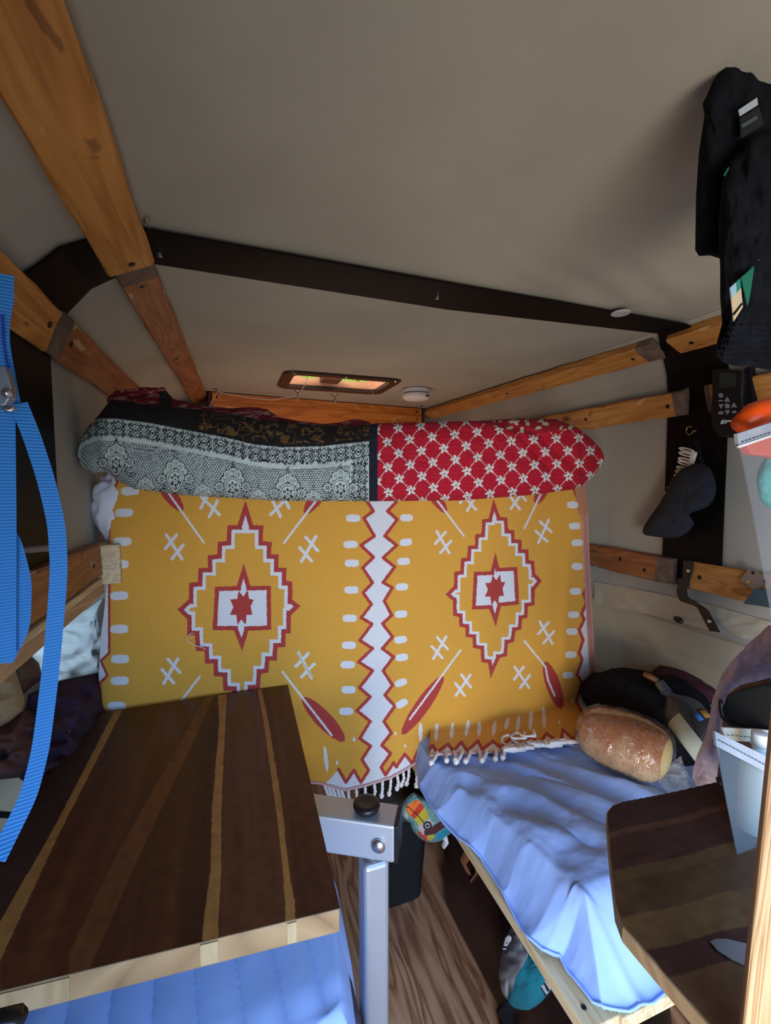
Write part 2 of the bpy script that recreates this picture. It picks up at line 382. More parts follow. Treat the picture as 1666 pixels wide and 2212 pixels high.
for k, (dx, dy, an) in enumerate(((-.09, .0, 20), (.03, .01, -15), (.08, -.005, 35), (.12, .0, 5))):
    a = R(an); pts = [(t*.05*math.cos(a)-s*.012*math.sin(math.pi*(t+1)/2)*math.sin(a), 0, t*.022*math.sin(a)+s*.012*math.sin(math.pi*(t+1)/2)) for s, t in [(1, -1+.25*q) for q in range(9)]+[(-1, 1-.25*q) for q in range(1, 8)]]
    MB().prism([(.40+dx+p[0], 1.80+dy, CZ+.040+p[2]) for p in pts], (0, .0015, 0)).build('leaf', leafm, lf)

# ------------------------------------------------------------------ roof rib (black bow across the roof)
ribp = [(-.289, 1.045), (-.289, 1.505), (-.270, 1.556), (-.222, 1.609), (-.13, CZ-.007), (.45, CZ-.007), (1.03, CZ-.007), (1.086, 1.619), (1.119, 1.567), (1.129, 1.50), (1.129, 1.02)]
near = [.757, .757, .757, .765, .762, .778, .79, .765, .75, .75, .745]
far = [.915, .915, .915, .905, .875, .890, .862, .895, .905, .905, .902]
v = []
cc = np.array([.42, 0, 1.2])
for i, (x, z) in enumerate(ribp):
    d = np.array([x-.42, z-1.2]); d /= np.linalg.norm(d)
    for yy in (near[i], far[i]):
        v.append((x, yy, z)); v.append((x-d[0]*.004, yy, z-d[1]*.004))
n = len(ribp); f = []
for i in range(n-1):
    a, b = 4*i, 4*i+4
    f += [(a+1, a+3, b+3, b+1), (a, b, b+2, a+2), (a, a+1, b+1, b), (a+2, b+2, b+3, a+3)]
rib = thing('roof_rib', (.42, .84, CZ-.012), 'flat black bow running across the ceiling and down both side walls', 'roof rib')
mesh('rib_strip', v, f, M['black'], rib, smooth=False)
sp = onZ(1341, 676, CZ-.012)
MB().lathe((sp[0], sp[1], CZ-.0145), (0, 0, 1), [(0, .018), (.0015, .020), (.003, .020)], 32).build('round_sticker', M['sticker'], rib)
for px, py in ((945, 644), (316, 478), (345, 552)):
    q = onZ(px, py, CZ-.014)
    MB().lathe((q[0], q[1], CZ-.017), (0, 0, 1), [(0, .001), (.0015, .004), (.006, .0045)], 12).build('screw', M['steel'], rib)

# ------------------------------------------------------------------ battens
def batten(p0, p1, nrm, w, t, label, m, grp, cap0=None, cap1=None, screws=(), wobble=.0015, seed=0, split=False):
    """rough sawn strip: rounded rectangular section swept from p0 to p1; nrm = inward normal"""
    p0 = np.array(p0, float); p1 = np.array(p1, float); nrm = np.array(nrm, float); nrm /= np.linalg.norm(nrm)
    ax = (p1-p0)/np.linalg.norm(p1-p0); sd = np.cross(ax, nrm); Lg = np.linalg.norm(p1-p0)
    base = (p0+p1)/2
    g = thing('wooden_batten', tuple(base), label, 'batten', grp)
    def piece(name, a, b, mm, ww):
        N = max(3, int((b-a)/.03)); c = .004
        sec = [(-ww/2, 0), (-ww/2, t-c), (-ww/2+c, t), (-ww/6, t), (ww/6, t), (ww/2-c, t), (ww/2, t-c), (ww/2, 0)]
        vs = []
        for i in range(N+1):
            s = a+(b-a)*i/N
            for k, (x, h) in enumerate(sec):
                e = (1 if x > 0 else -1)
                jx = (vnoise(np.array(s*18.0), np.array(k*1.0+seed), 3)-.5)*wobble*2.4
                vs.append(p0+ax*s+sd*(x+e*jx)+nrm*(h+(jx*.4 if h > 0 else 0)))
        K = len(sec); f = [(i*K+k, i*K+(k+1) % K, (i+1)*K+(k+1) % K, (i+1)*K+k) for i in range(N) for k in range(K)]
        f += [tuple(range(K-1, -1, -1)), tuple(N*K+k for k in range(K))]
        mesh(name, vs, f, mm, g)
    a, b = 0, Lg
    if cap0: piece('end_cap', 0, cap0, M['greywood'], w*1.01); a = cap0
    if cap1: piece('end_cap', Lg-cap1, Lg, M['greywood'], w*1.01); b = Lg-cap1
    piece('board', a, b, m, w)
    for s, o in screws:
        q = p0+ax*s+sd*o*w+nrm*(t-.001)
        MB().lathe(q, nrm, [(0, .0055), (.0018, .0055), (.0024, .004)], 14).build('screw', M['darkhole'], g)
    return g
G = 'honey coloured roof battens'
nA = (.42, 0, -.91); nB = (.93, 0, -.37); nR = (-.42, 0, -.91); nR2 = (-.95, 0, -.31)
batten((-.150, -.5, 1.650), (-.158, .857, 1.650), nA, .078, .026, 'broad honey pine batten along the left ceiling edge, near side of the black rib', honey(1.3), G, screws=((1.335, -.05),), seed=1)
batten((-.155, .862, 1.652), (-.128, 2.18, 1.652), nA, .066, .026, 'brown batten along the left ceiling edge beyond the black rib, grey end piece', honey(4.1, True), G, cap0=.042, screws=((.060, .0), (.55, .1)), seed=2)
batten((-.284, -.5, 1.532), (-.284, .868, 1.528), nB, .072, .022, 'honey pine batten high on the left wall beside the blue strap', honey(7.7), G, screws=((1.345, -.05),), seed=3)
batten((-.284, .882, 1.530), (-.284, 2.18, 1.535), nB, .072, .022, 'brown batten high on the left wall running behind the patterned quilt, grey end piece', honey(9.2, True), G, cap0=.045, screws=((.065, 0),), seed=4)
batten((1.072, -.5, 1.636), (1.072, .845, 1.636), nR, .066, .024, 'honey pine batten end at the right ceiling edge beside the hanging black knitwear', honey(12.), G, screws=((1.30, .0),), seed=5)
batten((1.070, .888, 1.636), (1.000, 2.18, 1.642), nR, .066, .024, 'long honey batten at the right ceiling edge running back to the smoke alarm', honey(15.5), G, cap0=.045, screws=((.072, .02), (.62, .05), (1.24, 0)), seed=6)
batten((1.131, .846, 1.487), (1.131, 2.18, 1.495), nR2, .066, .022, 'honey batten on the right wall above the sleep mask, running behind the red quilt', honey(18.1), G, cap0=.032, screws=((.048, -.02), (.34, .0)), seed=7)
batten((1.131, -.5, 1.480), (1.131, .792, 1.487), nR2, .066, .022, 'honey batten on the right wall partly covered by the black remote control', honey(21.4), G, cap1=.012, screws=((1.262, 0),), seed=8)
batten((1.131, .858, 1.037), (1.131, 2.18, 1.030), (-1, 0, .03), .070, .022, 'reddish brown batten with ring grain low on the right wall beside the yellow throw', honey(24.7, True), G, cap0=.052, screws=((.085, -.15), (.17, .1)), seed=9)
batten((1.131, -.5, 1.040), (1.131, .822, 1.037), (-1, 0, .03), .070, .022, 'honey batten low on the right wall carrying the steel corner plate', honey(27.9), G, cap1=.014, screws=((1.285, 0),), seed=10)
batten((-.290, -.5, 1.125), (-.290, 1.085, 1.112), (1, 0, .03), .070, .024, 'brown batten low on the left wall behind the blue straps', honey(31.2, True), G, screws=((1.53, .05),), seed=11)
tag(MB().box((-.262, 1.12, 1.100), (.06, .06, .085)).build('wooden_block', M['pale_pine'], bevel=.003), 'pale square-sawn wooden block at the left edge of the yellow throw', 'wooden block')
lg = thing('wooden_ledge', (-.27, .6, 1.04), 'pale wooden ledge sloping along the left wall under the brown batten', 'ledge')
mesh('top_board', *(lambda mb: (np.vstack(mb.v), mb.f))(MB().box((-.281, .30, 1.066), (.030, 1.60, .014))), M['pale_pine'], lg, bevel=.002)
MB().box((-.272, .30, 1.048), (.012, 1.60, .022)).build('front_lip', woodmat('pale_pine_lip', [(0, (150, 116, 86)), (.5, (182, 148, 112)), (1, (202, 168, 132))], 'Y', 5, 10, seed=5.), lg, bevel=.002)

# ------------------------------------------------------------------ wooden box at the front end
amber = woodmat('amber_varnished_pine', [(0, (176, 96, 30)), (.4, (214, 128, 46)), (1, (232, 152, 66))], 'X', rings=4, stretch=8, rough=.4, seed=6., knots=3.1, kcol=(110, 56, 20), coat=.3)
dk = mat('dark_red_side', (70, 30, 22), (84, 38, 28), rough=.5, scale=(5, 5, 5))
a = np.array([-.07, 2.06]); b = np.array([.945, 2.165]); u = np.append((b-a)/np.linalg.norm(b-a), 0); nn = np.array([-u[1], u[0], 0]); ln = np.linalg.norm(b-a)
wb = thing('storage_box', (.44, 2.12, 1.40), 'amber varnished wooden box front under the roof hatch, two boards wide', 'storage box')
ax = [u, nn, (0, 0, 1)]
cm = np.append((a+b)/2, 0)
MB().box(cm+[0, 0, 1.638], (ln, .016, .036), ax).build('upper_board', amber, wb, bevel=.001)
MB().box(cm+[0, 0, 1.514], (ln, .016, .210), ax).build('lower_board', amber, wb, bevel=.001)
MB().box(np.array([-.078, 2.13, 1.53]), (.014, .16, .25)).build('side_board', dk, wb)
MB().box(np.array([.955, 2.185, 1.53]), (.014, .05, .25)).build('side_board', dk, wb)
for t, z in ((.97, 1.637), (.975, 1.600), (.02, 1.637)):
    q = np.append(a, 0)+u*ln*t+[0, 0, z]-nn*.0085
    MB().lathe(q, -nn, [(0, .005), (.0015, .004)], 12).build('screw', M['darkhole'], wb)
def hook(px, py, y, label):
    q = onY(px, py, y); q[2] = min(q[2], CZ-.02)
    g = thing('hook', (q[0], q[1], CZ-.002), label, 'hook', 'small steel hooks in front of the wooden box')
    MB().lathe((q[0], q[1], CZ), (0, 0, -1), [(0, .016), (.003, .015), (.005, .004)], 20).build('base_plate', M['steel'], g, smooth=True)
    pts = [(q[0], q[1], CZ-.004), (q[0], q[1], CZ-.020)]+[(q[0], q[1]-.008+.008*math.cos(t), CZ-.028-.009*math.sin(t)) for t in np.linspace(0, 4.2, 12)]
    MB().tube(pts, .0028, 8).build('hook_wire', M['steel'], g, smooth=True)
hook(643, 846, 1.93, 'small steel ceiling hook under the left part of the hatch, holding the white cord')
hook(723, 855, 1.95, 'small steel ceiling hook under the middle of the roof hatch')
hook(907, 878, 2.10, 'small steel hook below the round smoke alarm')
hook(471, 834, 2.00, 'small steel hook at the left end of the amber wooden box')
cord = [onY(450, 888, 1.99), onY(458, 866, 1.99), onY(471, 846, 1.985), onY(480, 846, 2.02)]
cord = [np.minimum(c, [9, 9, 1.65]) for c in cord]
path = cord+[onY(x, y, 2.0) for x, y in ((500, 853), (530, 858), (565, 862), (590, 864), (610, 860), (630, 858), (645, 850))]+[onY(652, 835, 1.86), onY(660, 815, 1.74), onY(668, 806, 1.68)+[0, 0, .008]]
path = [np.array([p[0], p[1], min(p[2], 1.652) if k < len(path)-1 else p[2]]) for k, p in enumerate(path)]
tag(MB().tube(path, .0016, 6).build('thin_wire', M['plastic_w'], smooth=True), 'thin white cord running from the hatch over the hooks along the wooden box', 'cord')

# smoke alarm
q = onZ(899, 851, 1.64)
sa = thing('smoke_alarm', (q[0], q[1], CZ), 'round white smoke alarm on the ceiling beside the roof hatch', 'smoke alarm')
c0 = np.array([q[0], q[1], CZ])
MB().lathe(c0, (0, 0, -1), [(0, .050), (.004, .058), (.016, .058), (.018, .050)], 40).build('base', M['plastic_w'], sa, smooth=False)
MB().lathe(c0-[0, 0, .018], (0, 0, -1), [(0, .050), (.005, .050)], 40).build('vent_slots', mat('grey_slots', (110, 104, 100), rough=.7), sa)
MB().lathe(c0-[0, 0, .0225], (0, 0, -1), [(0, .057), (.003, .058), (.016, .055), (.021, .045), (.0225, .001)], 40).build('cover', M['plastic_w'], sa, smooth=True)
MB().box(c0+[.028, -.047, -.034], (.014, .010, .006)).build('test_button', M['blackpl'], sa)
# ------------------------------------------------------------------ print helpers
def seg_dist(x, y, a, b):
    ax, ay = a; bx, by = b; dx, dy = bx-ax, by-ay
    t = np.clip(((x-ax)*dx+(y-ay)*dy)/(dx*dx+dy*dy+1e-9), 0, 1)
    return np.hypot(x-ax-t*dx, y-ay-t*dy)
def poly_dist(x, y, P, closed=False):
    d = np.full(x.shape, 1e9); n = len(P)
    for i in range(n if closed else n-1): d = np.minimum(d, seg_dist(x, y, P[i], P[(i+1) % n]))
    return d
def poly_dist_sq(x, y, P):
    d = np.full(x.shape, 1e9); n = len(P)      # square-cornered distance, keeps woven steps crisp
    for i in range(n):
        ax, ay = P[i]; bx, by = P[(i+1) % n]; dx, dy = bx-ax, by-ay
        t = np.clip(((x-ax)*dx+(y-ay)*dy)/(dx*dx+dy*dy+1e-9), 0, 1)
        ex, ey = x-ax-t*dx, y-ay-t*dy
        d = np.minimum(d, np.where((t > 0) & (t < 1), np.hypot(ex, ey), np.maximum(np.abs(ex), np.abs(ey))))
    return d
def inside(x, y, P):
    c = np.zeros(x.shape, bool); n = len(P)
    for i in range(n):
        x0, y0 = P[i]; x1, y1 = P[(i+1) % n]
        if y0 == y1: continue
        k = ((y0 > y) != (y1 > y)) & (x < (x1-x0)*(y-y0)/(y1-y0)+x0); c ^= k
    return c
class Canvas:
    def __init__(s, X, Y, base): s.X = X; s.Y = Y; s.C = np.empty(X.shape+(3,), np.float32); s.C[:] = lin(base)
    def reg(s, x0, x1, y0, y1): return np.nonzero((s.X > x0) & (s.X < x1) & (s.Y > y0) & (s.Y < y1))
    def bb(s, P, m): P = np.asarray(P); return s.reg(P[:, 0].min()-m, P[:, 0].max()+m, P[:, 1].min()-m, P[:, 1].max()+m)
    def put(s, I, k, c): s.C[tuple(i[k] for i in I)] = lin(c)
    def fill(s, P, c, grow=0):
        I = s.bb(P, grow+1); x, y = s.X[I], s.Y[I]; k = inside(x, y, P)
        if grow > 0: k |= poly_dist(x, y, P, True) < grow
        s.put(I, k, c)
    def line(s, P, w, c):
        I = s.bb(P, w); s.put(I, poly_dist(s.X[I], s.Y[I], P) < w/2, c)
    def band(s, P, d0, d1, c):
        I = s.bb(P, 1); x, y = s.X[I], s.Y[I]; d = poly_dist_sq(x, y, P)
        s.put(I, inside(x, y, P) & (d >= d0) & (d < d1), c)
    def ell(s, cx, cy, rx, ry, c, p=3.0, tilt=0):
        r = max(rx, ry)*1.5; I = s.reg(cx-r, cx+r, cy-r, cy+r); x, y = s.X[I]-cx, s.Y[I]-cy
        t = R(tilt); x, y = x*math.cos(t)+y*math.sin(t), -x*math.sin(t)+y*math.cos(t)
        s.put(I, np.abs(x/rx)**p+np.abs(y/ry)**p < 1, c)
    def lens(s, a, b, w, c, p=.6):
        a = np.array(a, float); b = np.array(b, float); L = np.linalg.norm(b-a); u = (b-a)/L
        I = s.bb([a, b], w); x, y = s.X[I]-a[0], s.Y[I]-a[1]; t = (x*u[0]+y*u[1])/L; q = -x*u[1]+y*u[0]
        s.put(I, (t > 0) & (t < 1) & (np.abs(q) < w/2*np.sin(np.pi*np.clip(t, 0, 1))**p), c)

# ------------------------------------------------------------------ the yellow throw
YEL, WHT, RED = (220, 160, 60), (222, 221, 220), (176, 62, 56)
def interp(pts, t):
    p = np.array(pts, float); return np.interp(t, p[:, 0], p[:, 1])
S = .36
A = lambda P: [(200+S*x, 1050+S*y) for x, y in P]
Bq = lambda P: [(700+S*x, 1050+S*y) for x, y in P]
leftE = [(990, 245), (1060, 240), (1100, 238), (1174, 235), (1260, 231), (1330, 224), (1373, 218), (1459, 213), (1519, 218), (1760, 226)]
rightE = [(990, 1261), (1060, 1265), (1100, 1270), (1250, 1276), (1400, 1284), (1500, 1291), (1600, 1262), (1760, 1262)]
botE = [(200, 1655), (690, 1690), (745, 1705), (790, 1695), (844, 1678), (880, 1658), (916, 1633), (952, 1627), (1006, 1626), (1078, 1622), (1132, 1608), (1204, 1603), (1300, 1598)]
NU, NV = 960, 620
s = np.linspace(0, 1, NU)[:, None]; t = np.linspace(0, 1, NV)[None, :]
px = np.zeros((NU, NV)); py = np.zeros((NU, NV))
x_guess = 213+s*(1291-213)+0*t
for _ in range(6):
    yb = interp(botE, x_guess); py = 1010+t*(yb-1010)
    px = interp(leftE, py)+s*(interp(rightE, py)-interp(leftE, py)); x_guess = px
wob = .7
X = px+(fbm(px/2.3, py/2.3, 11, 2)-.37)*wob*2; Y = py+(fbm(px/2.3, py/2.3, 23, 2)-.37)*wob*2
cv = Canvas(X, Y, YEL)
# white centre strip with red zigzags
Lz = Bq([(255, -100), (235, 20), (262, 97), (297, 150), (240, 192), (303, 300), (222, 355), (298, 428), (232, 490), (292, 580), (235, 640), (285, 710), (224, 790), (288, 828), (215, 925), (292, 975), (208, 1055), (292, 1108), (213, 1210), (278, 1265), (198, 1348), (278, 1412), (215, 1515), (280, 1560), (228, 1640), (268, 1705), (222, 1778), (180, 1705), (132, 1778), (88, 1700)])
Rz = Bq([(400, -100), (450, 20), (430, 100), (382, 150), (440, 200), (365, 300), (437, 355), (355, 430), (425, 485), (355, 578), (410, 610), (362, 690), (407, 775), (352, 825), (412, 905), (350, 975), (418, 1025), (355, 1108), (412, 1195), (365, 1255), (425, 1320), (360, 1412), (405, 1480), (347, 1555), (400, 1605), (343, 1688), (370, 1735), (418, 1660), (435, 1685), (485, 1608), (530, 1665), (572, 1570), (610, 1610), (652, 1555), (680, 1598), (745, 1548), (778, 1590), (825, 1535), (860, 1590), (925, 1530), (950, 1580), (1015, 1530), (1060, 1570), (1120, 1515), (1165, 1570), (1245, 1500), (1290, 1552), (1335, 1485), (1425, 1545), (1432, 1462), (1505, 1525), (1516, 1460), (1545, 1500), (1600, 1500)])
far_ = Lz+[(660, 1740), (660, 1800), (1300, 1800), (1300, 1590)]+Rz[::-1]
cv.fill(far_, WHT)
cv.line(Lz, 7.0, RED); cv.line(Rz, 7.0, RED)
# left border
LB = [(240, 1018), (254, 1040), (240, 1072), (236, 1110), (236, 1300), (236, 1360), (236, 1411), (218, 1427), (232, 1459), (216, 1475), (218, 1519), (236, 1560), (220, 1600)]
cv.fill([(180, 1000)]+LB+[(180, 1620)], WHT); cv.line(LB, 5.5, RED)
cv.fill([(180, 1000), (240, 1018), (234, 1110), (230, 1175), (226, 1230), (180, 1230)], (182, 120, 96))
# right border and hem
RB = Bq([(1480, -60), (1505, 30), (1548, 150), (1562, 240), (1578, 350), (1562, 400), (1580, 480), (1568, 560), (1580, 600), (1558, 645), (1576, 695), (1548, 765), (1562, 800), (1532, 862), (1556, 922), (1532, 1000), (1550, 1040), (1520, 1130), (1550, 1180), (1515, 1290), (1560, 1380), (1540, 1470)])
cv.fill(RB+[(1310, 1640), (1310, 1000)], WHT); cv.line(RB, 6.5, RED)
hx = interp(rightE, py)
k = (hx-px < 13.5) & (py < 1506); cv.C[k] = lin((196, 128, 118))
k = (hx-px < 2.5) | ((hx-px > 11.5) & (hx-px < 13.5)); cv.C[k & (py < 1506)] = lin((206, 158, 132))
k = (py < 1110) & (hx-px < 22); cv.C[k] = lin((188, 128, 92))
# diamonds
D1 = A([(918, 85), (965, 235), (1025, 235), (1022, 330), (1075, 335), (1072, 410), (1118, 410), (1115, 490), (1165, 490), (1162, 570), (1200, 572), (1198, 680), (1248, 720), (1190, 775), (1190, 885), (1160, 885), (1158, 965), (1110, 968), (1105, 1048), (1062, 1048), (1055, 1120), (1012, 1125), (1005, 1215), (958, 1220), (948, 1300), (900, 1400), (855, 1310), (838, 1228), (785, 1228), (782, 1145), (728, 1140), (725, 1065), (675, 1065), (672, 990), (620, 990), (615, 895), (568, 895), (568, 800), (508, 740), (578, 680), (580, 580), (632, 575), (636, 492), (692, 490), (692, 415), (748, 410), (752, 335), (805, 330), (810, 235), (870, 235)])
D2 = Bq([(1018, 75), (1058, 185), (1100, 188), (1105, 262), (1143, 265), (1145, 320), (1187, 322), (1187, 380), (1228, 380), (1230, 445), (1262, 450), (1268, 525), (1308, 568), (1265, 625), (1265, 715), (1225, 722), (1222, 790), (1190, 797), (1185, 860), (1150, 870), (1140, 935), (1105, 945), (1098, 1020), (1055, 1032), (1000, 1155), (985, 1062), (945, 1058), (940, 980), (893, 970), (893, 912), (850, 905), (850, 850), (812, 843), (810, 785), (775, 778), (775, 690), (728, 650), (780, 600), (782, 515), (818, 510), (822, 432), (860, 430), (865, 358), (905, 355), (908, 290), (945, 285), (950, 200), (988, 195)])
cv.band(D1, 0, 9.8, RED); cv.band(D1, 9.8, 17.0, WHT)
cv.band(D2, 0, 8.0, RED); cv.band(D2, 8.0, 14.0, WHT)
M1 = A([(907, 465), (948, 600), (1070, 598), (1073, 862), (935, 868), (898, 992), (848, 865), (720, 865), (735, 605), (865, 600)])
M2 = Bq([(1030, 395), (1052, 490), (1160, 485), (1172, 710), (1062, 722), (1032, 845), (992, 737), (888, 742), (900, 515), (1000, 512)])
cv.band(M1, 0, 9.5, RED); cv.band(M1, 9.5, 99, WHT)
cv.band(M2, 0, 8.2, RED); cv.band(M2, 8.2, 99, WHT)
st = [(878, 632), (905, 668), (930, 630), (937, 680), (965, 682), (946, 722), (956, 770), (921, 770), (918, 826), (893, 795), (872, 828), (865, 770), (828, 770), (848, 725), (830, 682), (870, 680)]
cv.fill(A(st), RED, 1)
cv.fill(Bq([(1027+(x-896)*.86, 622+(y-728)*.90-(x-896)*.05) for x, y in st]), RED, .6)
# dots
for x, y in ((175, 193), (160, 350), (168, 463), (165, 623), (155, 793), (150, 955), (143, 1072), (148, 1222), (133, 1352)): (p,) = Bq([(x, y)]); cv.ell(*p, 15.2, 8, WHT, 3.2)
for x, y, a in ((495, 190, 0), (492, 337, -8), (478, 452, -5), (468, 605, -3), (463, 768, -5), (460, 922, -10), (467, 1028, -8), (462, 1180, -20), (467, 1305, -28)): (p,) = Bq([(x, y)]); cv.ell(*p, 13.5, 7.8, WHT, 3, a)
for x, y in ((1492, 113), (1505, 240), (1520, 340), (1520, 482), (1510, 632), (1498, 772), (1488, 873), (1482, 1012), (1465, 1135)): (p,) = Bq([(x, y)]); cv.ell(*p, 12, 7.3, WHT, 3)
for x, y, a, b in ((1492, 1285, 2.6, 4.6), (1413, 1418, 2.2, 4.2), (430, 1485, 2.2, 4.5), (488, 1560, 2, 3.6), (180, 1520, 2.8, 4.5), (78, 1660, 2.2, 4.5)): (p,) = Bq([(x, y)]); cv.ell(*p, a, b, WHT, 2)
for x, y in ((225, 30), (190, 160), (180, 333), (163, 470), (160, 658), (160, 858), (165, 1038), (163, 1168), (145, 1320)): (p,) = A([(x, y)]); cv.ell(*p, 19.5, 9.2, WHT, 3.2, -2)
# crossed twigs
def twig(c, a, L=31, w=6.6, m=1):
    a = R(a); u = np.array([math.cos(a), math.sin(a)]); v = np.array([math.cos(a+R(72)*m), math.sin(a+R(72)*m)])
    c = np.array(c); cv.line([tuple(c-u*L), tuple(c+u*L)], w, WHT)
    for q in (-.42, .42): cv.line([tuple(c+u*L*q-v*L*.62), tuple(c+u*L*q+v*L*.62)], w, WHT)
for x, y, a, m in ((490, 365, 57, 1), (1297, 378, -60, -1), (470, 1110, -60, -1), (1275, 1075, 62, 1), (700, 110, 45, 1), (1130, 110, -45, -1)):
    (p,) = A([(x, y)]); twig(p, a, m=m)
for x, y, a, m in ((715, 338, 60, 1), (1318, 272, -66, -1), (695, 970, -60, -1), (1333, 880, 60, 1), (835, 1195, -55, -1), (1188, 1148, 55, 1), (862, 85, 48, 1), (1165, 75, -55, -1)):
    (p,) = Bq([(x, y)]); twig(p, a, 27, 5.6, m)
# feathers
def feather(T, a, b, la, lb, w, sw=4.6):
    a, b, la, lb = T([a, b, la, lb]); cv.lens(la, lb, w, RED, .45); cv.line([a, b], sw, WHT)
feather(A, (440, 20), (668, 340), (380, -60), (540, 150), 30)
feather(A, (1370, 50), (1150, 340), (1420, -40), (1275, 165), 30)
feather(A, (1140, 1115), (1435, 1495), (1262, 1270), (1510, 1530), 36)
feather(A, (642, 1145), (500, 1330), (560, 1290), (420, 1500), 32)
feather(Bq, (660, 60), (840, 300), (600, -30), (735, 160), 25, 4)
feather(Bq, (1315, 20), (1203, 255), (1345, -30), (1270, 105), 24, 4)
feather(Bq, (820, 985), (515, 1400), (715, 1140), (470, 1490), 31, 4)
cv.lens(*Bq([(1328, 1055), (1425, 1335)]), 31, RED, .45)
cv.line(Bq([(1205, 930), (1260, 1000), (1330, 1085), (1345, 1165), (1385, 1258)]), 4.2, WHT)
for x, y0, y1, sl in ((580, 1422, 1530, 0), (675, 1425, 1530, -6), (768, 1420, 1518, -10), (860, 1405, 1500, -18), (932, 1412, 1500, -5), (1022, 1408, 1500, -14), (1098, 1388, 1460, -22), (1165, 1378, 1478, -14), (1241, 1352, 1468, -8), (1320, 1325, 1452, 6), (12, 1560, 1715, 18)):
    cv.lens(*Bq([(x-sl*.5, y0), (x+sl*.5, y1)]), 8.5, WHT, .45)
cv.line(A([(1225, 985), (1270, 1070), (1320, 1150)]), 1.6, (170, 150, 70))
# hanging shape
Yc = 1.092
lean = np.clip((py-1500)/200, 0, 1)
P = onY(px, py, Yc)
x0, z0 = P[..., 0], P[..., 2]
fold = .006*np.sin(x0*11+z0*2.5+1)+.004*np.sin(x0*23-z0*5)+(fbm(x0*5, z0*4, 31)-.45)*.016
crs = np.exp(-((px-660-(py-1440)*.12)/16)**2)*np.clip((py-1380)/60, 0, 1)*np.clip((1560-py)/90, 0, 1)*.008
rip = np.exp(-((px-1222+(py-1350)*.05)/14)**2)*.007*np.clip((py-1100)/200, 0, 1)*np.clip((1480-py)/60, 0, 1)
low = (fbm(x0*14+3, z0*9, 41)-.45)*.03*np.clip((py-1560)/80, 0, 1)*np.clip((px-700)/200, .2, 1)
edge = np.exp(-(px-interp(leftE, py))/22)*.015+np.exp(-(interp(rightE, py)-px)/18)*.014
Yd = Yc+fold*.8+crs-rip*.8+low+edge-.018*lean*np.clip((px-760)/150, 0, 1)
zb = .584+.004*np.sin(px/21.0)
Yb = np.where(py > 1350, onZ(px, np.maximum(py, 1350), zb)[..., 1], 9.)+1.0*np.clip((930-px)/60, 0, 1)     # the cloth bends forward where it meets the bed top
kk = .012; hmin = np.clip(.5+.5*(Yb-Yd)/kk/2, 0, 1); Yd = Yb*(1-hmin)+Yd*hmin-kk*2*hmin*(1-hmin)*.5
P = onY(px, py, Yd)
th = thing('throw_blanket', (.42, Yc, .48), 'yellow woven throw with red and white diamonds hanging across the van as a curtain', 'throw blanket')
mesh('woven_cloth', P.reshape(-1, 3), gridfaces(NU, NV), M['cloth'], th, smooth=True, cols=cv.C.reshape(-1, 3))
hb = [P[i, -1]+[0, -.003, 0] for i in range(int(NU*.42), NU-12, 10)]
MB().tube(hb, .0035, 6).build('bottom_hem', mat('rose_hem', (196, 150, 150), (214, 176, 170), rough=.95, scale=(200, 200, 200)), th)
# tassels
def tassel(p, pts, r=.0042, knot=True):
    path = [np.array(p)]+[np.array(q) for q in pts]
    path = np.array(path); n = 14; tt = np.linspace(0, len(path)-1, n)
    path = np.column_stack([np.interp(tt, range(len(path)), path[:, k]) for k in range(3)])
    rr = r*(1+.22*np.sin(np.arange(n)*2.4)); rr[-3:] *= 1.5 if knot else 1
    MB().tube(path, rr, 8).build('tassel', M['tassel'], th, smooth=True)
rnd = random.Random(5)
def bot(pxx):
    i = int(np.argmin(abs(px[:, -1]-pxx))); return P[i, -1]
for x in (752, 769, 789, 808, 827, 845, 858, 871, 884):
    b = bot(x); L = rnd.uniform(.040, .055)
    tassel(b, [b+[rnd.uniform(-.004, .002), -.006, -L*.5], b+[rnd.uniform(-.01, .0), -.004, -L]])
for x in (700, 709, 718, 727, 736):
    b = bot(x); tassel(b, [b+[.006, -.01, -.02], b+[.016, -.012, -.042]])
for x in (898, 912, 926):
    b = bot(x); tassel(b, [b+[-.004, -.02, -.025], b+[-.012, -.035, -.05]])
for x in range(945, 1090, 18):
    b = bot(x)+[0, 0, .004]; d = rnd.uniform(.3, 1.2)
    tassel(b, [b+[-.010*d, -.015, .002], b+[-.022*d, -.028, .002], b+[-.036*d, -.040, .003]])
for k, x in enumerate(range(1085, 1215, 9)):
    b = bot(x); a = rnd.uniform(-1.2, 1.2); b = b+[0, 0, .004]; c = b+[0, -.008, rnd.uniform(.002, .008)]
    tassel(b, [c, c+[.02*math.cos(a*2), -.008, .006], c+[.035*math.cos(a+2.2), -.016, .006], c+[.035*math.cos(a), -.026, .004]], .0036)
lp = bot(1100)+np.array([0, -.004, .006])
for ox in (0, .03):
    lo = [lp+[ox, 0, 0], lp+[ox-.015, .015, .006], lp+[ox+.0, .035, .008], lp+[ox+.02, .03, .012], lp+[ox+.012, .01, .014], lp+[ox+.05, .006, .010], lp+[ox+.066, .03, .010]]
    tassel(lp+[ox, 0, 0], lo[1:], .0032)
# a loose thread on the cloth
thp = [onY(x, y, Yc-.012) for x, y in A([(610, 882), (585, 885), (565, 905), (575, 935), (610, 955), (660, 970), (682, 982)])]
MB().tube(thp, .0007, 5).build('loose_thread', M['tassel'], th)

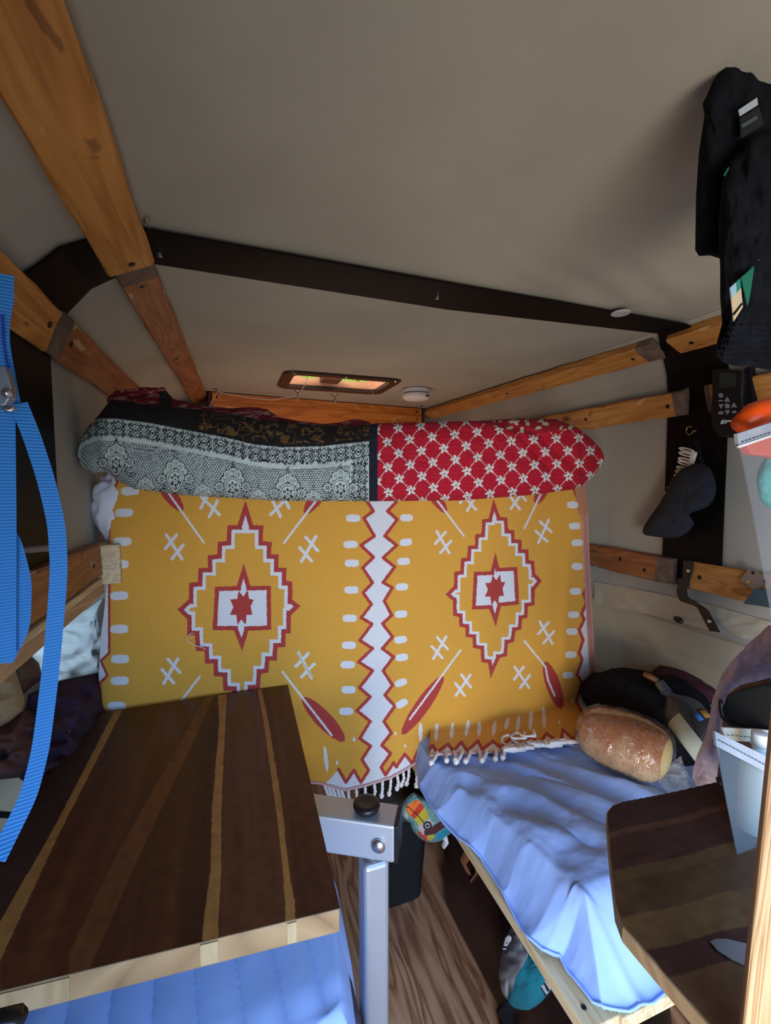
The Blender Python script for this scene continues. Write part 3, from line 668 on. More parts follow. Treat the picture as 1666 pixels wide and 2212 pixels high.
# ------------------------------------------------------------------ quilt rolled over the line
NU, NV = 1180, 420
tx = np.linspace(168, 1305, NU)
topE = [(168, 975), (175, 945), (190, 922), (212, 898), (240, 862), (330, 876), (450, 886), (560, 905), (650, 915), (700, 919), (780, 920), (815, 914), (900, 912), (1040, 909), (1120, 904), (1200, 905), (1245, 922), (1280, 950), (1300, 972), (1305, 985)]
botE2 = [(168, 984), (175, 1006), (200, 1022), (235, 1022), (256, 1040), (290, 1056), (400, 1070), (600, 1082), (800, 1083), (1000, 1081), (1150, 1069), (1240, 1057), (1262, 1048), (1285, 1026), (1300, 1004), (1305, 992)]
tp = interp(topE, tx); bt = interp(botE2, tx)
th_ = np.linspace(0, 2*math.pi, NV, endpoint=False)[None, :]
mid = ((tp+bt)/2)[:, None]; hh = ((bt-tp)/2)[:, None]
cs, sn = np.cos(th_), np.sin(th_)
sy = -np.sign(cs)*np.abs(cs)**.8     # front at theta=0
sz = np.sign(sn)*np.abs(sn)**.8
pxq = tx[:, None]+0*sy
# front of the roll: distance Yq
ends = np.clip(np.minimum(tx-168, 1305-tx)/55, .12, 1)[:, None]**.6
depth = .062*ends
pyq = mid-hh*sz
lump = (fbm(pxq/60, pyq/45+th_*.01, 51)-.45)*.02
crease = np.zeros_like(pxq)
for (a, b, wd, am) in (((1110, 925), (1185, 1010), 7, .009), ((1175, 955), (1290, 1045), 8, .008), ((1060, 905), (1180, 945), 7, .006), ((1255, 950), (1262, 1040), 7, .007), ((210, 1000), (260, 1035), 8, .006), ((640, 985), (800, 1010), 22, .005)):
    d = seg_dist(pxq, pyq, a, b); crease += am*np.exp(-(d/wd)**2)
Yq = 1.050+depth*sy*1.0+lump*ends+crease*ends
Pq = onY(pxq, pyq, Yq)
wq = (fbm(pxq/2.0, pyq/2.0, 61, 2)-.37)*.8
X = pxq+wq; Y = pyq+(fbm(pxq/2.0, pyq/2.0, 71, 2)-.37)*.8
INK, MINT, DRD = (16, 22, 32), (196, 210, 202), (176, 10, 38)
q = Canvas(X, Y, MINT)
clothtop = [(150, 940), (185, 915), (213, 905), (255, 906), (318, 914), (402, 930), (486, 946), (549, 961), (612, 967), (696, 965), (797, 954), (830, 950)]
yt = interp(clothtop, X); tt = Y-yt
slope = np.gradient(interp(clothtop, np.arange(150, 830.)))[np.clip((X-150).astype(int), 0, 678)]
# net ground
hx_, hy_ = 5.6, 4.85
row = np.floor(tt/hy_); cx = (X/hx_+(row % 2)*.5) % 1-.5; cy = (tt/hy_) % 1-.5
net = np.hypot(cx*hx_, cy*hy_) > 2.15
k = (tt > 46) & net & (X < 757); q.C[k] = lin((52, 64, 72))
# border band of rosettes
def rosette(u, v, per=37.0, hgt=34.0):
    uu = (u % per)-per/2; vv = v-hgt/2; r = np.hypot(uu, vv); a = np.arctan2(vv, uu)
    ink = np.zeros(u.shape, bool)
    ink |= (r < 11.5) & (r > 1.5)
    ink &= ~((np.abs(np.cos(4*a)) > .55) & (r < 9.6) & (r > 2.6))
    ink |= (np.abs(r-14) < .8)
    u2 = ((u+per/2) % per)-per/2; r2 = np.hypot(u2, vv*1.0)
    ink |= (np.abs(np.abs(u2)*1.2+np.abs(vv)-9) < 1.4) | (r2 < 3)
    ink |= (np.abs(r2-13) < .9)
    for sg in (-1, 1):
        for o in (-9.2, 0, 9.2):
            r3 = np.hypot(((u+per/2+o) % per)-per/2, vv-sg*15); ink |= (r3 < 3.3) & (r3 > 1.2)
        for o in (-13.5, -4.5, 4.5, 13.5):
            r3 = np.hypot(((u+per/2+o) % per)-per/2, vv-sg*11.5); ink |= r3 < 1.6
    return ink
b1 = (tt > 2) & (tt < 37) & (X < 797)
ink = rosette(X+3, tt-2.5)
q.C[b1 & ink] = lin(INK)
b2 = (tt > 37) & (X > 759) & (X < 796)
ink = rosette(Y+6, X-760)
q.C[b2 & ink] = lin(INK)
# paisley drops
def paisley(cx, cy, sc, tilt=0):
    I = q.reg(cx-60*sc, cx+60*sc, cy-75*sc, cy+60*sc); x = (q.X[I]-cx)/sc; y = (q.Y[I]-cy)/sc
    tl = R(tilt); x, y = x*math.cos(tl)+y*math.sin(tl), -x*math.sin(tl)+y*math.cos(tl)
    n = x.size; c = np.full(n, -1)   # -1 keep, 0 mint, 1 ink
    y2 = np.where(y > 0, y*.62, y); rr = np.hypot(x*(1+np.clip(y, 0, 60)/52), y2)
    # crown
    for (ax_, ay_, r_) in ((0, -34, 9), (-12, -27, 9), (12, -27, 9), (-20, -15, 7), (20, -15, 7)):
        r3 = np.hypot(x-ax_, y-ay_); c[r3 < r_+1.7] = 1
    for (ax_, ay_, r_) in ((0, -34, 9), (-12, -27, 9), (12, -27, 9), (-20, -15, 7), (20, -15, 7)):
        r3 = np.hypot(x-ax_, y-ay_); c[r3 < r_] = 0; c[(r3 < r_-3) & (np.abs(np.sin(3*np.arctan2(y-ay_, x-ax_))) < .5)] = 1
    for j in range(3): c[np.hypot(x, y+46+j*5.2) < 3.0] = 1; c[np.hypot(x, y+46+j*5.2) < 1.4] = 0
    for sx_ in (-1, 1):
        r3 = np.hypot(x-sx_*31, y-2); a3 = np.arctan2(y-2, x-sx_*31)
        c[r3 < 12.5] = 1; c[(r3 < 11) & (r3 > 6.5) & (np.abs(np.sin(4.5*a3)) > .42)] = 0; c[(r3 < 6)] = 0; c[(r3 < 4.3)] = 1; c[r3 < 2.2] = 0
        for j in range(5):
            r3 = np.hypot(x-sx_*(24+j*4.4), y-20-j*3-5*math.sin(j)); c[r3 < 4.2] = 1; c[r3 < 2.2] = 0
    c[rr < 21.5] = 1; c[rr < 20] = 0; c[rr < 16.5] = 1; c[rr < 15] = 0
    a = np.arctan2(y2-2, x); r5 = np.hypot(x, y2-2)
    c[(r5 < 12.5) & (np.abs(np.cos(3*a+.3)) < .42)] = 1; c[(np.abs(r5-8) < .9)] = 1; c[r5 < 3] = 0; c[r5 < 1.5] = 1
    q.put(I, c == 0, MINT); q.put(I, c == 1, INK)
for x, y, sc in ((251, 998, .92), (379, 1033, .95), (503, 1050, .93), (622, 1064, .95), (736, 1052, .9)): paisley(x, y, sc)
for x, y, sc in ((314, 1063, .75), (438, 1078, .75), (558, 1088, .72), (677, 1090, .72)): paisley(x, y, sc)
# dark brocade strip above
k = tt < 0; q.C[k] = lin((18, 14, 12))
br = (fbm(X/15+2, Y/9, 81, 3)); ring = np.abs(br-.47) < .035
k2 = k & ring & (X > 430) & (tt < -8); q.C[k2] = lin((104, 74, 34))
k2 = k & (np.hypot((X % 110)-62, tt+22) < 13) & (br > .43) & (X > 440); q.C[k2] = lin((98, 70, 34))
k = np.abs(tt) < 1.2; q.C[k & (X < 797)] = lin((150, 160, 156))
# black band and red lattice print
k = (X > 797) & (X < 816); q.C[k] = lin((14, 20, 34))
k = (X > 797) & (X < 816) & (np.abs((X-797) % 6-3) < .5) & ((Y % 6) < 3.4); q.C[k] = lin((44, 54, 72))
red = X >= 816; q.C[red] = lin(DRD)
k = red & ((Y % 9.2) < .9) & ((X % 7) < 4); q.C[k] = lin((210, 40, 66))
e1 = np.array([25.0, 24.6]); e2 = np.array([-23.6, 30.0]); O = np.array([862., 980.])
Mi = np.linalg.inv(np.column_stack([e1, e2]))
bend = np.clip((X-1060)/240, 0, 1)
Xw = X+0*bend; Yw = Y-bend*bend*16
a_ = Mi[0, 0]*(Xw-O[0])+Mi[0, 1]*(Yw-O[1]); b_ = Mi[1, 0]*(Xw-O[0])+Mi[1, 1]*(Yw-O[1])
ra, rb = a_-np.round(a_), b_-np.round(b_)
k = red & (((np.abs(ra)*30 < .85) & ((b_*7.2) % 1 < .6)) | ((np.abs(rb)*30 < .85) & ((a_*6.6) % 1 < .6))); q.C[k] = lin((226, 214, 206))
dx = e1[0]*ra+e2[0]*rb; dy = e1[1]*ra+e2[1]*rb; rr = np.hypot(dx, dy); aa = np.arctan2(dy, dx)
pet = rr < 8.0+3.2*np.cos(5*aa+rr*.20+.6)
swirl = (np.abs(np.sin(2.5*aa+rr*.20+.9)) < .10) & (rr > 3.5)
q.C[red & pet] = lin((214, 218, 208)); q.C[red & pet & swirl] = lin((120, 40, 60)); q.C[red & (rr < 1.9)] = lin((150, 20, 44))
# the end of the roll shows another, folded print
k = red & (pyq < interp([(1040, 915), (1150, 940), (1230, 925), (1270, 930)], pxq)) & (pxq > 1035) & (pxq < 1270); q.C[k] = lin((150, 14, 36))
k2 = k & (fbm(X/12, Y/7, 91, 2) > .47); q.C[k2] = lin((196, 186, 160))
qt = thing('quilt', (.40, 1.05, 1.25), 'long rolled quilt above the yellow throw, lace print left and red flower print right', 'quilt')
mesh('printed_roll', Pq.reshape(-1, 3), gridfaces(NU, NV, True), M['quilt'], qt, smooth=True, cols=q.C.reshape(-1, 3))
# crumpled red lining sticking out above the roll
n = 220
lx = np.linspace(232, 800, n)[:, None]; lv = np.linspace(0, 1, 26)[None, :]
lt = interp([(232, 862), (250, 846), (300, 839), (355, 838), (372, 862), (440, 878), (500, 884), (545, 880), (575, 884), (600, 902), (640, 910), (700, 918), (735, 914), (770, 906), (800, 914)], lx)
lb = interp([(232, 868), (300, 892), (450, 900), (600, 930), (800, 930)], lx)
ly = lt+(lb-lt)*lv; lX = lx+0*lv
Yl = 1.030+.06*(1-lv)+(fbm(lX/18, ly/9, 101)-.45)*.05*(1-lv)
Pl = onY(lX, ly, Yl)
cl = np.empty(lX.shape+(3,), np.float32); cl[:] = lin((104, 12, 26))
m_ = fbm(lX/22, ly/3.4, 111, 3); cl[m_ > .52] = lin((150, 120, 104)); cl[(m_ > .44) & (m_ < .5)] = lin((136, 14, 34))
cl[(lX < 372) & (lX > 345) & (ly > 845)] = lin((24, 12, 16))
mesh('red_lining', Pl.reshape(-1, 3), gridfaces(n, 26), M['quilt'], qt, smooth=True, cols=cl.reshape(-1, 3), solid=.004)
# ------------------------------------------------------------------ boards with inlaid strips
M['oiled'] = mat('oiled_hardwood', (100, 60, 30), attr=True, rough=.42, spec=.35, bscale=60, bump=.05)
def board_face(name, quad, z, nu, nv, paint, parent):
    """quad of xy corners a,b,c,d (u along a->b, v along a->d)"""
    a, b, c, d = [np.array(k, float) for k in quad]
    u = np.linspace(0, 1, nu)[:, None, None]; v = np.linspace(0, 1, nv)[None, :, None]
    xy = a*(1-u)*(1-v)+b*u*(1-v)+c*u*v+d*(1-u)*v
    P = np.dstack([xy, np.full(xy.shape[:2], z)])
    q = P-CAMP; zz = q@fw; X = 833+FPX*(q@rt)/zz; Y = 1106-FPX*(q@up)/zz
    C = paint(P[..., 0], P[..., 1], X, Y)
    return mesh(name, P.reshape(-1, 3), gridfaces(nu, nv), M['oiled'], parent, cols=C.reshape(-1, 3))
TZ = .78
tq = [onZ(190, 1546, TZ)[:2], onZ(622, 1479, TZ)[:2], onZ(735, 1962, TZ)[:2], np.array([-.322, .512])]
tb = thing('wooden_table', (-.10, .78, .75), 'dark hardwood tabletop with three pale inlaid strips in front of the yellow throw', 'table')
core = [np.array([*k, TZ-.001]) for k in tq]
ttop = MB().prism(core, (0, 0, -.030)).build('tabletop', M['maple'], tb, bevel=.003)
def paint_table(x, y, X, Y):
    C = np.empty(x.shape+(3,), np.float32)
    gr = fbm(x*90, y*3.5, 7, 4); gr2 = fbm(x*22+2, y*1.6, 9, 3)
    D, Mi_, Lt = np.array(lin((72, 36, 24))), np.array(lin((108, 60, 34))), np.array(lin((136, 82, 46)))
    t = np.clip((gr2-.28)*2.4, 0, 1)[..., None]; C[:] = D*(1-t)+Mi_*t
    def between(p, q_):   # px polylines over Y
        l = np.interp(Y, [k[1] for k in p], [k[0] for k in p]); r_ = np.interp(Y, [k[1] for k in q_], [k[0] for k in q_])
        return (X > l) & (X < r_)
    def shade(k, c): C[k] = lin(c)
    shade(between([(190, 1545), (0, 1870), (-200, 2200)], [(258, 1537), (0, 2035), (-80, 2190)]), (70, 48, 38))
    k = between([(258, 1537), (120, 1790), (160, 2120)], [(430, 1510), (345, 1700), (310, 1850), (275, 2100)]); C[k] = C[k]*.92
    k = between([(430, 1510), (345, 1700), (310, 1850), (275, 2100)], [(480, 1500), (462, 1720), (440, 1990)]); C[k] = C[k]*.7
    k = between([(452, 1490), (370, 1640), (250, 1850), (150, 2060)], [(468, 1490), (400, 1640), (300, 1850), (195, 2090)]); C[k] = (C[k]*.4+np.array(Lt)*.6)
    k = between([(494, 1490), (486, 1700), (478, 1990)], [(570, 1480), (600, 1750), (622, 1950)]); C[k] = C[k]*.5+np.array(lin((104, 62, 40)))*.5
    k = between([(585, 1480), (618, 1640), (640, 1950)], [(620, 1479), (690, 1750), (760, 2000)]); C[k] = np.array(lin((74, 38, 26)))*.6+C[k]*.4
    P_ = (176, 124, 66)
    shade(between([(246, 1538), (110, 1800), (-40, 2060)], [(263, 1536), (128, 1800), (0, 2075)]), P_)
    shade(between([(470, 1490), (474, 1560), (458, 1750), (455, 1880), (438, 2005)], [(491, 1490), (487, 1560), (478, 1750), (478, 1880), (472, 2000)]), P_)
    shade(between([(555, 1482), (568, 1548), (598, 1760), (612, 1890), (617, 1965)], [(563, 1480), (578, 1548), (608, 1730), (626, 1890), (637, 1950)]), P_)
    for (cx, cy, rx, ry) in ((517, 1813, 9, 14), (610, 1497, 6, 3), (400, 1572, 16, 6)):
        rr = np.hypot((X-cx)/rx, (Y-cy)/ry); C[(np.abs(rr-.9) < .22) | (rr < .35)] *= .62
    C *= (.72+.56*gr)[..., None]
    return C
board_face('walnut_face', tq, TZ+.0003, 440, 620, paint_table, tb)
# contrasting blocks on the front edge
for p0, p1, c in (((437, 2004), (474, 1995), (176, 156, 120)), ((619, 1953), (638, 1949), (182, 164, 128)), ((0, 2140), (150, 2103), (172, 148, 112))):
    a, b = onZ(*p0, TZ), onZ(*p1, TZ); fa = tq[3]; fb = tq[2]; d = np.append((fb-fa)/np.linalg.norm(fb-fa), 0); n_ = np.array([d[1], -d[0], 0])
    o = np.append(fa, 0); ta, tb_ = (a-o)@d, (b-o)@d
    MB().box(o+d*(ta+tb_)/2+[0, 0, TZ-.0150]+n_*.0004, (abs(tb_-ta), .0012, .0245), [d, n_, (0, 0, 1)]).build('inlaid_strip', mat('pale_strip_end', c, tuple(k-16 for k in c), rough=.7, scale=(120, 20, 20)), ttop)

# ------------------------------------------------------------------ swivel table mount
tm = thing('table_mount', (.20, .64, 0), 'silver aluminium table post with square swivel arm beside the dark table', 'table mount')
AT = .722
e = onZ(858, 1752, AT); e2 = onZ(844, 1778, AT)
ad = np.array([-.87, .49, 0]); an = np.array([-ad[1], ad[0], 0])*-1
ad /= np.linalg.norm(ad); an = np.array([.49, .87, 0])/np.linalg.norm([.49, .87])
f0 = onZ(852, 1786, AT)        # near lower corner of the top face
wd = .052; hg = .064; L_ = .36
cen_ = f0+ad*(L_/2)+an*(wd/2)-[0, 0, hg/2]
arm = MB().box(cen_, (L_, wd, hg), [ad, an, (0, 0, 1)]).build('swivel_arm', M['alu'], tm, bevel=.004)
MB().box(f0-ad*.003+an*(wd/2)-[0, 0, hg/2], (.006, wd+.001, hg+.001), [ad, an, (0, 0, 1)]).build('end_cap', M['blackpl'], arm, bevel=.002)
kc = f0+ad*.052+an*(wd*.52)
MB().lathe(kc, (0, 0, 1), [(0, .010), (.004, .021), (.010, .023), (.014, .022), (.0155, .016), (.0145, .012), (.0145, .001)], 32).build('tension_knob', M['blackpl'], arm, smooth=True)
bq = f0+ad*.026-[0, 0, hg*.55]-an*.001
MB().lathe(bq, -an, [(0, .012), (.003, .0118), (.006, .009), (.0075, .004), (.008, .0005)], 24).build('bolt', M['steel'], arm, smooth=True)
pc = f0+ad*.040+an*(wd*.5)
px0 = np.array([pc[0], pc[1], 0])
MB().lathe((px0[0], px0[1], AT-hg-.012), (0, 0, 1), [(0, .019), (.013, .022)], 28).build('bearing_collar', mat('collar_grey', (90, 96, 104), rough=.4, metal=.5), tm, smooth=True)
MB().box((px0[0], px0[1], (AT-hg-.012)/2), (.044, .044, AT-hg-.012)).build('post', M['alu'], tm, bevel=.008, seg=3)

# ------------------------------------------------------------------ beds
def heightsheet(name, xl, xr, y0, y1, nx, ny, zf, mask, m, parent):
    x = np.linspace(xl, xr, nx)[:, None]+0*np.linspace(0, 1, ny)[None, :]; y = np.linspace(y0, y1, ny)[None, :]+0*x
    z = zf(x, y); F_ = gridfaces(nx, ny); V_ = np.stack([x, y, z], -1).reshape(-1, 3)
    k = mask(V_[F_].mean(1)[:, 0], V_[F_].mean(1)[:, 1]); F_ = F_[k]
    us = np.unique(F_); rm = np.full(len(V_), -1); rm[us] = np.arange(len(us))
    return mesh(name, V_[us], rm[F_], m, parent, smooth=True)
def sstep(a, b, x): t = np.clip((x-a)/(b-a), 0, 1); return t*t*(3-2*t)
rb_ = thing('bed_mattress', (.8, .8, .50), 'right-hand bed cushion under a rumpled white sheet with blue daylight in its colour', 'mattress')
hem_px = [(900, 1640), (903, 1690), (938, 1750), (984, 1800), (1038, 1848), (1064, 1888), (1098, 1948), (1116, 1984), (1140, 2024), (1172, 2048), (1210, 2062), (1224, 2088), (1256, 2128), (1280, 2160), (1304, 2176), (1360, 2178), (1412, 2160), (1446, 2132)]
hemP = [tuple(onZ(x, y, .515)[:2]) for x, y in hem_px]
hs = sorted(hemP[:13], key=lambda p: p[1])
hemX = lambda y: np.interp(y, [p[1] for p in hs], [p[0] for p in hs])
topX = lambda y: np.interp(y, [.44, .54, .72, .9, 1.05, 1.2], [.545, .530, .496, .474, .466, .466])
def zr(x, y):
    tx_ = topX(y); hx2 = hemX(y); base = .552+.048*np.clip((1.06-y)/.5, 0, 1)+.004*np.sin(x*9+y*5)
    side = sstep(0, 1, (x-hx2)/(tx_-hx2+.012))
    ty = .545-.03*(x-.53); end = sstep(.445, ty+.012, y)
    z = .508+(base-.508)*np.minimum(side, end)
    near_ = sstep(1.05, .6, y)
    a = (x-.46)*.86+(y-1.05)*.5
    w1 = np.abs(np.sin(34*(a+.05*fbm(x*5, y*5, 3))))**1.6
    rid = (1-w1)*.014*sstep(.0, .05, x-tx_)*sstep(.62, .75, y)*(1-sstep(.82, .95, x))
    b_ = (y-x*.22)*46+4*fbm(x*6, y*6, 8)
    pl = .5+.5*np.sin(b_)
    rid += pl*.010*sstep(0, .03, x-tx_)*(1-sstep(.08, .17, x-tx_))*sstep(.56, .62, y)*(1-sstep(.80, .95, y))
    c_ = (x*1.0+y*.62)*30+3.2*fbm(x*7, y*7, 18)
    rid += (np.abs(np.sin(c_))**.7)*.010*sstep(.02, .08, x-tx_)*sstep(.55, .65, y)*(1-sstep(.9, 1.02, x))
    # skirt creases
    rid += (.5-np.abs(np.sin(y*31+x*14+2*fbm(y*9, x*9, 28))))*.007*(1-sstep(0, .02, x-tx_))*sstep(.5, .55, y)
    rid += (fbm(x*14, y*14, 38)-.45)*.010
    rid += (fbm(x*40, y*30, 48)-.45)*.002
    crn = np.exp(-(((x-.53+(y-.54)*.25)/.010)**2))*(y < .56)*.005
    return z+rid*sstep(.44, .50, y)+crn
maskP = [(hemP[0][0], 1.4)]+hemP+[(1.4, hemP[-1][1]), (1.4, 1.4)]
def mr(x, y): return inside(x, y, maskP)
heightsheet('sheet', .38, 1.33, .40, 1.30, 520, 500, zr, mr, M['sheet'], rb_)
hz = [(a*(1-t)+c*t, b*(1-t)+d*t) for (a, b), (c, d) in zip(hemP[1:-1], hemP[2:]) for t in np.arange(0, 1, .2)]
hz = [(x+.0015, y+.0015, float(max(zr(np.array(x+.003), np.array(y+.003)), .508))) for x, y in hz]
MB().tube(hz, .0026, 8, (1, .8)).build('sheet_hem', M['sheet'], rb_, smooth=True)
MB().box(((.53+1.33)/2, 1.42, .520), (.80, 1.50, .036)).build('foam_pad', mat('foam', (200, 196, 190), rough=.9), rb_, bevel=.02)
fr_ = thing('bedstead', (.8, 1.3, 0), 'pale wooden frame under the right-hand bed with a square post at its near end', 'bed frame')
MB().box((.487, 1.32, .492), (.060, 1.74, .022)).build('side_rail', M['pale_pine'], fr_, bevel=.002)
MB().box((.925, .462, .492), (.815, .034, .022)).build('end_rail', M['pale_pine'], fr_, bevel=.002)
MB().box((.497, .476, .242), (.042, .042, .484)).build('post', M['pale_pine'], fr_, bevel=.003)
MB().box((.925, 1.32, .492), (.81, 1.70, .012)).build('bed_board', M['pale_pine'], fr_)
q_ = onX(1248, 2140, .43)
MB().lathe((.475, .475, .5035), (0, 0, 1), [(0, .004), (.001, .0035)], 12).build('screw', M['darkhole'], fr_)

lb_ = thing('bench_mattress', (-.08, .8, .50), 'left-hand bench cushion under a white pleated sheet tinted with blue daylight below the dark table', 'mattress')
lhx = lambda y: np.interp(y, [.45, .50, .62, .75, .85, .95, 1.1], [.145, .165, .178, .186, .176, .14, .10])
def zl(x, y):
    d = lhx(y)-x
    side = sstep(0, .05, d); end = sstep(.43, .52, y)
    z = .50+.095*np.minimum(side, end)
    pl = np.abs(np.sin((x+.10*(y-.6)+.02*fbm(x*8, y*3, 4))*62))**.6*.005
    z += 1.5*pl*sstep(.50, .56, y)
    c = (y*1.2-x*.55)*36+3*fbm(x*5, y*5, 2)
    z += (1-np.abs(np.sin(c)))**2*.010*sstep(.55, .46, y)*sstep(-.1, .05, x)
    z += (fbm(x*6, y*4, 12)-.45)*.010+(fbm(x*30, y*12, 14)-.45)*.0012
    return z-.14*(1-sstep(0, .022, d))-.12*(1-sstep(.430, .450, y))
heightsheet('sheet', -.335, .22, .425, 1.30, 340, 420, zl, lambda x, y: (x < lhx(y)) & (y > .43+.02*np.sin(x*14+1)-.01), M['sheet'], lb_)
MB().box((-.14, 1.35, .53), (.58, 1.66, .07)).build('foam_pad', mat('foam2', (60, 52, 70), rough=.9), lb_, bevel=.015)
lbx = thing('bench', (-.14, 1.3, 0), 'pale wooden bench box under the left-hand cushion', 'bench')
MB().box((-.15, 1.32, .47), (.59, 1.76, .03)).build('bench_top', M['pale_pine'], lbx)
MB().box((.135, 1.32, .2275), (.018, 1.74, .455)).build('side_panel', mat('navy_panel_side', (26, 32, 60), (34, 40, 70), rough=.6), lbx)
MB().box((-.15, .452, .2275), (.57, .018, .455)).build('end_panel', mat('navy_panel', (26, 32, 60), (34, 40, 70), rough=.6), lbx)
# white bedding bulging past the throw
def blob(name, c, r, m, parent=None, seed=0, amp=.15, fr=3, nu=48, nv=36, cols=None, p=1.0, **k):
    u = np.linspace(0, 2*math.pi, nu, endpoint=False)[None, :]; v = np.linspace(-math.pi/2+.02, math.pi/2-.02, nv)[:, None]
    sp = lambda t: np.sign(t)*np.abs(t)**p
    x = sp(np.cos(v))*sp(np.cos(u)); y = sp(np.cos(v))*sp(np.sin(u)); z = sp(np.sin(v))+0*u
    n_ = 1+amp*(fbm(x*fr+seed+5, y*fr+z*fr*.8+9, seed)-.45)*2+amp*(fbm(z*fr+seed+2, y*fr+x*fr*.5+4, seed+3)-.45)*2
    P_ = np.stack([c[0]+x*r[0]*n_, c[1]+y*r[1]*n_, c[2]+z*r[2]*n_], -1)
    F_ = gridfaces(nv, nu, True)
    return mesh(name, P_.reshape(-1, 3), F_, m, parent, smooth=True, **k)
M['whitecot'] = mat('white_cotton', (214, 216, 222), (226, 228, 234), rough=.9, scale=(5, 5, 5), bump=.3, bscale=300)
c_ = onY(214, 1092, 1.13)
tag(blob('pillow', c_+[.035, .03, 0], (.055, .05, .085), M['whitecot'], seed=3, amp=.22, fr=3.5), 'white pillow corner bulging out at the left edge of the yellow throw', 'pillow')

# ------------------------------------------------------------------ under the throw: bin, pouch, bags
bn = thing('waste_bin', (.455, 1.22, 0), 'black plastic waste bin with grey rimmed lid standing on the plank floor under the throw', 'waste bin')
def rloop(cx, cy, hx_, hy_, r, z, n=5): return [(x, y, z) for x, y in rrect(cx-hx_, cx+hx_, cy-hy_, cy+hy_, r, n)]
def loft(loops, cap=True):
    n_ = len(loops[0]); mb = MB(); f_ = [(i*n_+k, i*n_+(k+1) % n_, (i+1)*n_+(k+1) % n_, (i+1)*n_+k) for i in range(len(loops)-1) for k in range(n_)]
    if cap: f_ += [tuple(range(n_-1, -1, -1)), tuple((len(loops)-1)*n_+k for k in range(n_))]
    return mb.add([p for l in loops for p in l], f_)
bx_, by_ = .458, 1.23
loft([rloop(bx_, by_, .062, .055, .025, 0), rloop(bx_, by_, .070, .062, .026, .012), rloop(bx_, by_, .084, .078, .026, .285), rloop(bx_, by_, .088, .082, .026, .290)]).build('bin_body', mat('bin_black', (16, 22, 26), (22, 28, 32), rough=.55, scale=(9, 9, 9)), bn)
loft([rloop(bx_, by_, .094, .088, .028, .290), rloop(bx_, by_, .096, .090, .028, .322), rloop(bx_, by_, .090, .084, .026, .330)]).build('bin_rim', mat('bin_rim', (62, 64, 66), rough=.5), bn)
loft([rloop(bx_, by_, .086, .080, .026, .330), rloop(bx_, by_, .084, .078, .026, .352), rloop(bx_, by_, .070, .066, .024, .362)]).build('bin_lid', mat('bin_lid', (40, 38, 38), rough=.5), bn)
# cloth pouch with bird print: patches only
NU2, NV2 = 170, 150
g = lambda P_: [(840+.096*x, 1680+.096*y) for x, y in P_]
out = g([(255, 750), (560, 330), (700, 420), (980, 600), (1220, 830), (1500, 1180), (1400, 1240), (1120, 1440), (870, 1450), (640, 1300), (480, 1010), (330, 900)])
cxp, cyp = 923, 1760
ang = np.linspace(0, 2*math.pi, NU2, endpoint=False)
oa = np.array(out)-[cxp, cyp]; th2 = np.unwrap(np.arctan2(oa[:, 1], oa[:, 0])); rad = np.hypot(oa[:, 0], oa[:, 1])
o_ = np.argsort(th2 % (2*math.pi)); rr_ = np.interp(ang, np.concatenate([(th2 % (2*math.pi))[o_]-2*math.pi, (th2 % (2*math.pi))[o_], (th2 % (2*math.pi))[o_]+2*math.pi]), np.tile(rad[o_], 3))
rho = np.linspace(.001, 1, NV2)[:, None]
X = cxp+rho*rr_[None, :]*np.cos(ang)[None, :]; Y = cyp+rho*rr_[None, :]*np.sin(ang)[None, :]
pc_ = Canvas(X, Y, (104, 150, 150))
pc_.fill(g([(250, 760), (360, 640), (420, 640), (330, 880)]), (150, 178, 160))
pc_.fill(g([(380, 640), (460, 590), (560, 520), (660, 490), (740, 580), (800, 670), (700, 850), (580, 930), (480, 850), (400, 760)]), (226, 112, 40))
pc_.fill(g([(580, 740), (680, 590), (740, 580), (800, 670), (720, 790), (650, 850), (580, 930), (500, 840)]), (190, 62, 36))
pc_.fill(g([(570, 945), (700, 800), (800, 680), (890, 800), (900, 890), (800, 980), (760, 1060), (680, 1080), (640, 1000)]), (190, 172, 50))
pc_.fill(g([(660, 1080), (780, 1040), (900, 890), (960, 960), (1030, 1040), (900, 1100), (840, 1260), (760, 1280), (700, 1220)]), (190, 168, 164))
pc_.ell(*g([(870, 1080)])[0], 9.5, 10, (44, 40, 48), 2); pc_.ell(*g([(870, 1080)])[0], 5, 5.5, (200, 196, 196), 2); pc_.ell(*g([(870, 1085)])[0], 3, 3.6, (34, 30, 36), 2)
pc_.line(g([(380, 655), (450, 665), (640, 840), (700, 900), (780, 1000)]), 2.2, (80, 30, 24))
pc_.line(g([(880, 1230), (1000, 1190), (1160, 1080), (1350, 970)]), 16, (78, 42, 44))
pc_.fill(g([(860, 1300), (1020, 1270), (1030, 1330), (960, 1420), (870, 1400)]), (190, 172, 70))
pc_.line(g([(690, 1240), (740, 1310), (820, 1340), (830, 1420)]), 7, (196, 70, 60))
pc_.fill(g([(1060, 1280), (1380, 1090), (1400, 1190), (1220, 1370), (1100, 1420)]), (40, 150, 186))
pc_.fill(g([(340, 850), (380, 770), (430, 830), (440, 930), (360, 890)]), (206, 196, 182))
puff = np.sqrt(np.clip(1-rho**4, 0, 1))*.045+(fbm(X/14, Y/14, 5)-.45)*.014
pch = thing('fabric_pouch', (.46, 1.02, .33), 'turquoise cotton pouch with bright orange and yellow print hanging over the waste bin', 'pouch')
vp = np.concatenate([onY(X, Y, 1.05-puff).reshape(-1, 3), onY(X, Y, 1.052+puff*.6).reshape(-1, 3)])
fp = gridfaces(NV2, NU2, True); fp = np.vstack([fp, fp[:, ::-1]+NU2*NV2])
mesh('printed_fabric', vp, fp, M['quilt'], pch, smooth=True, cols=np.vstack([pc_.C.reshape(-1, 3)]*2))
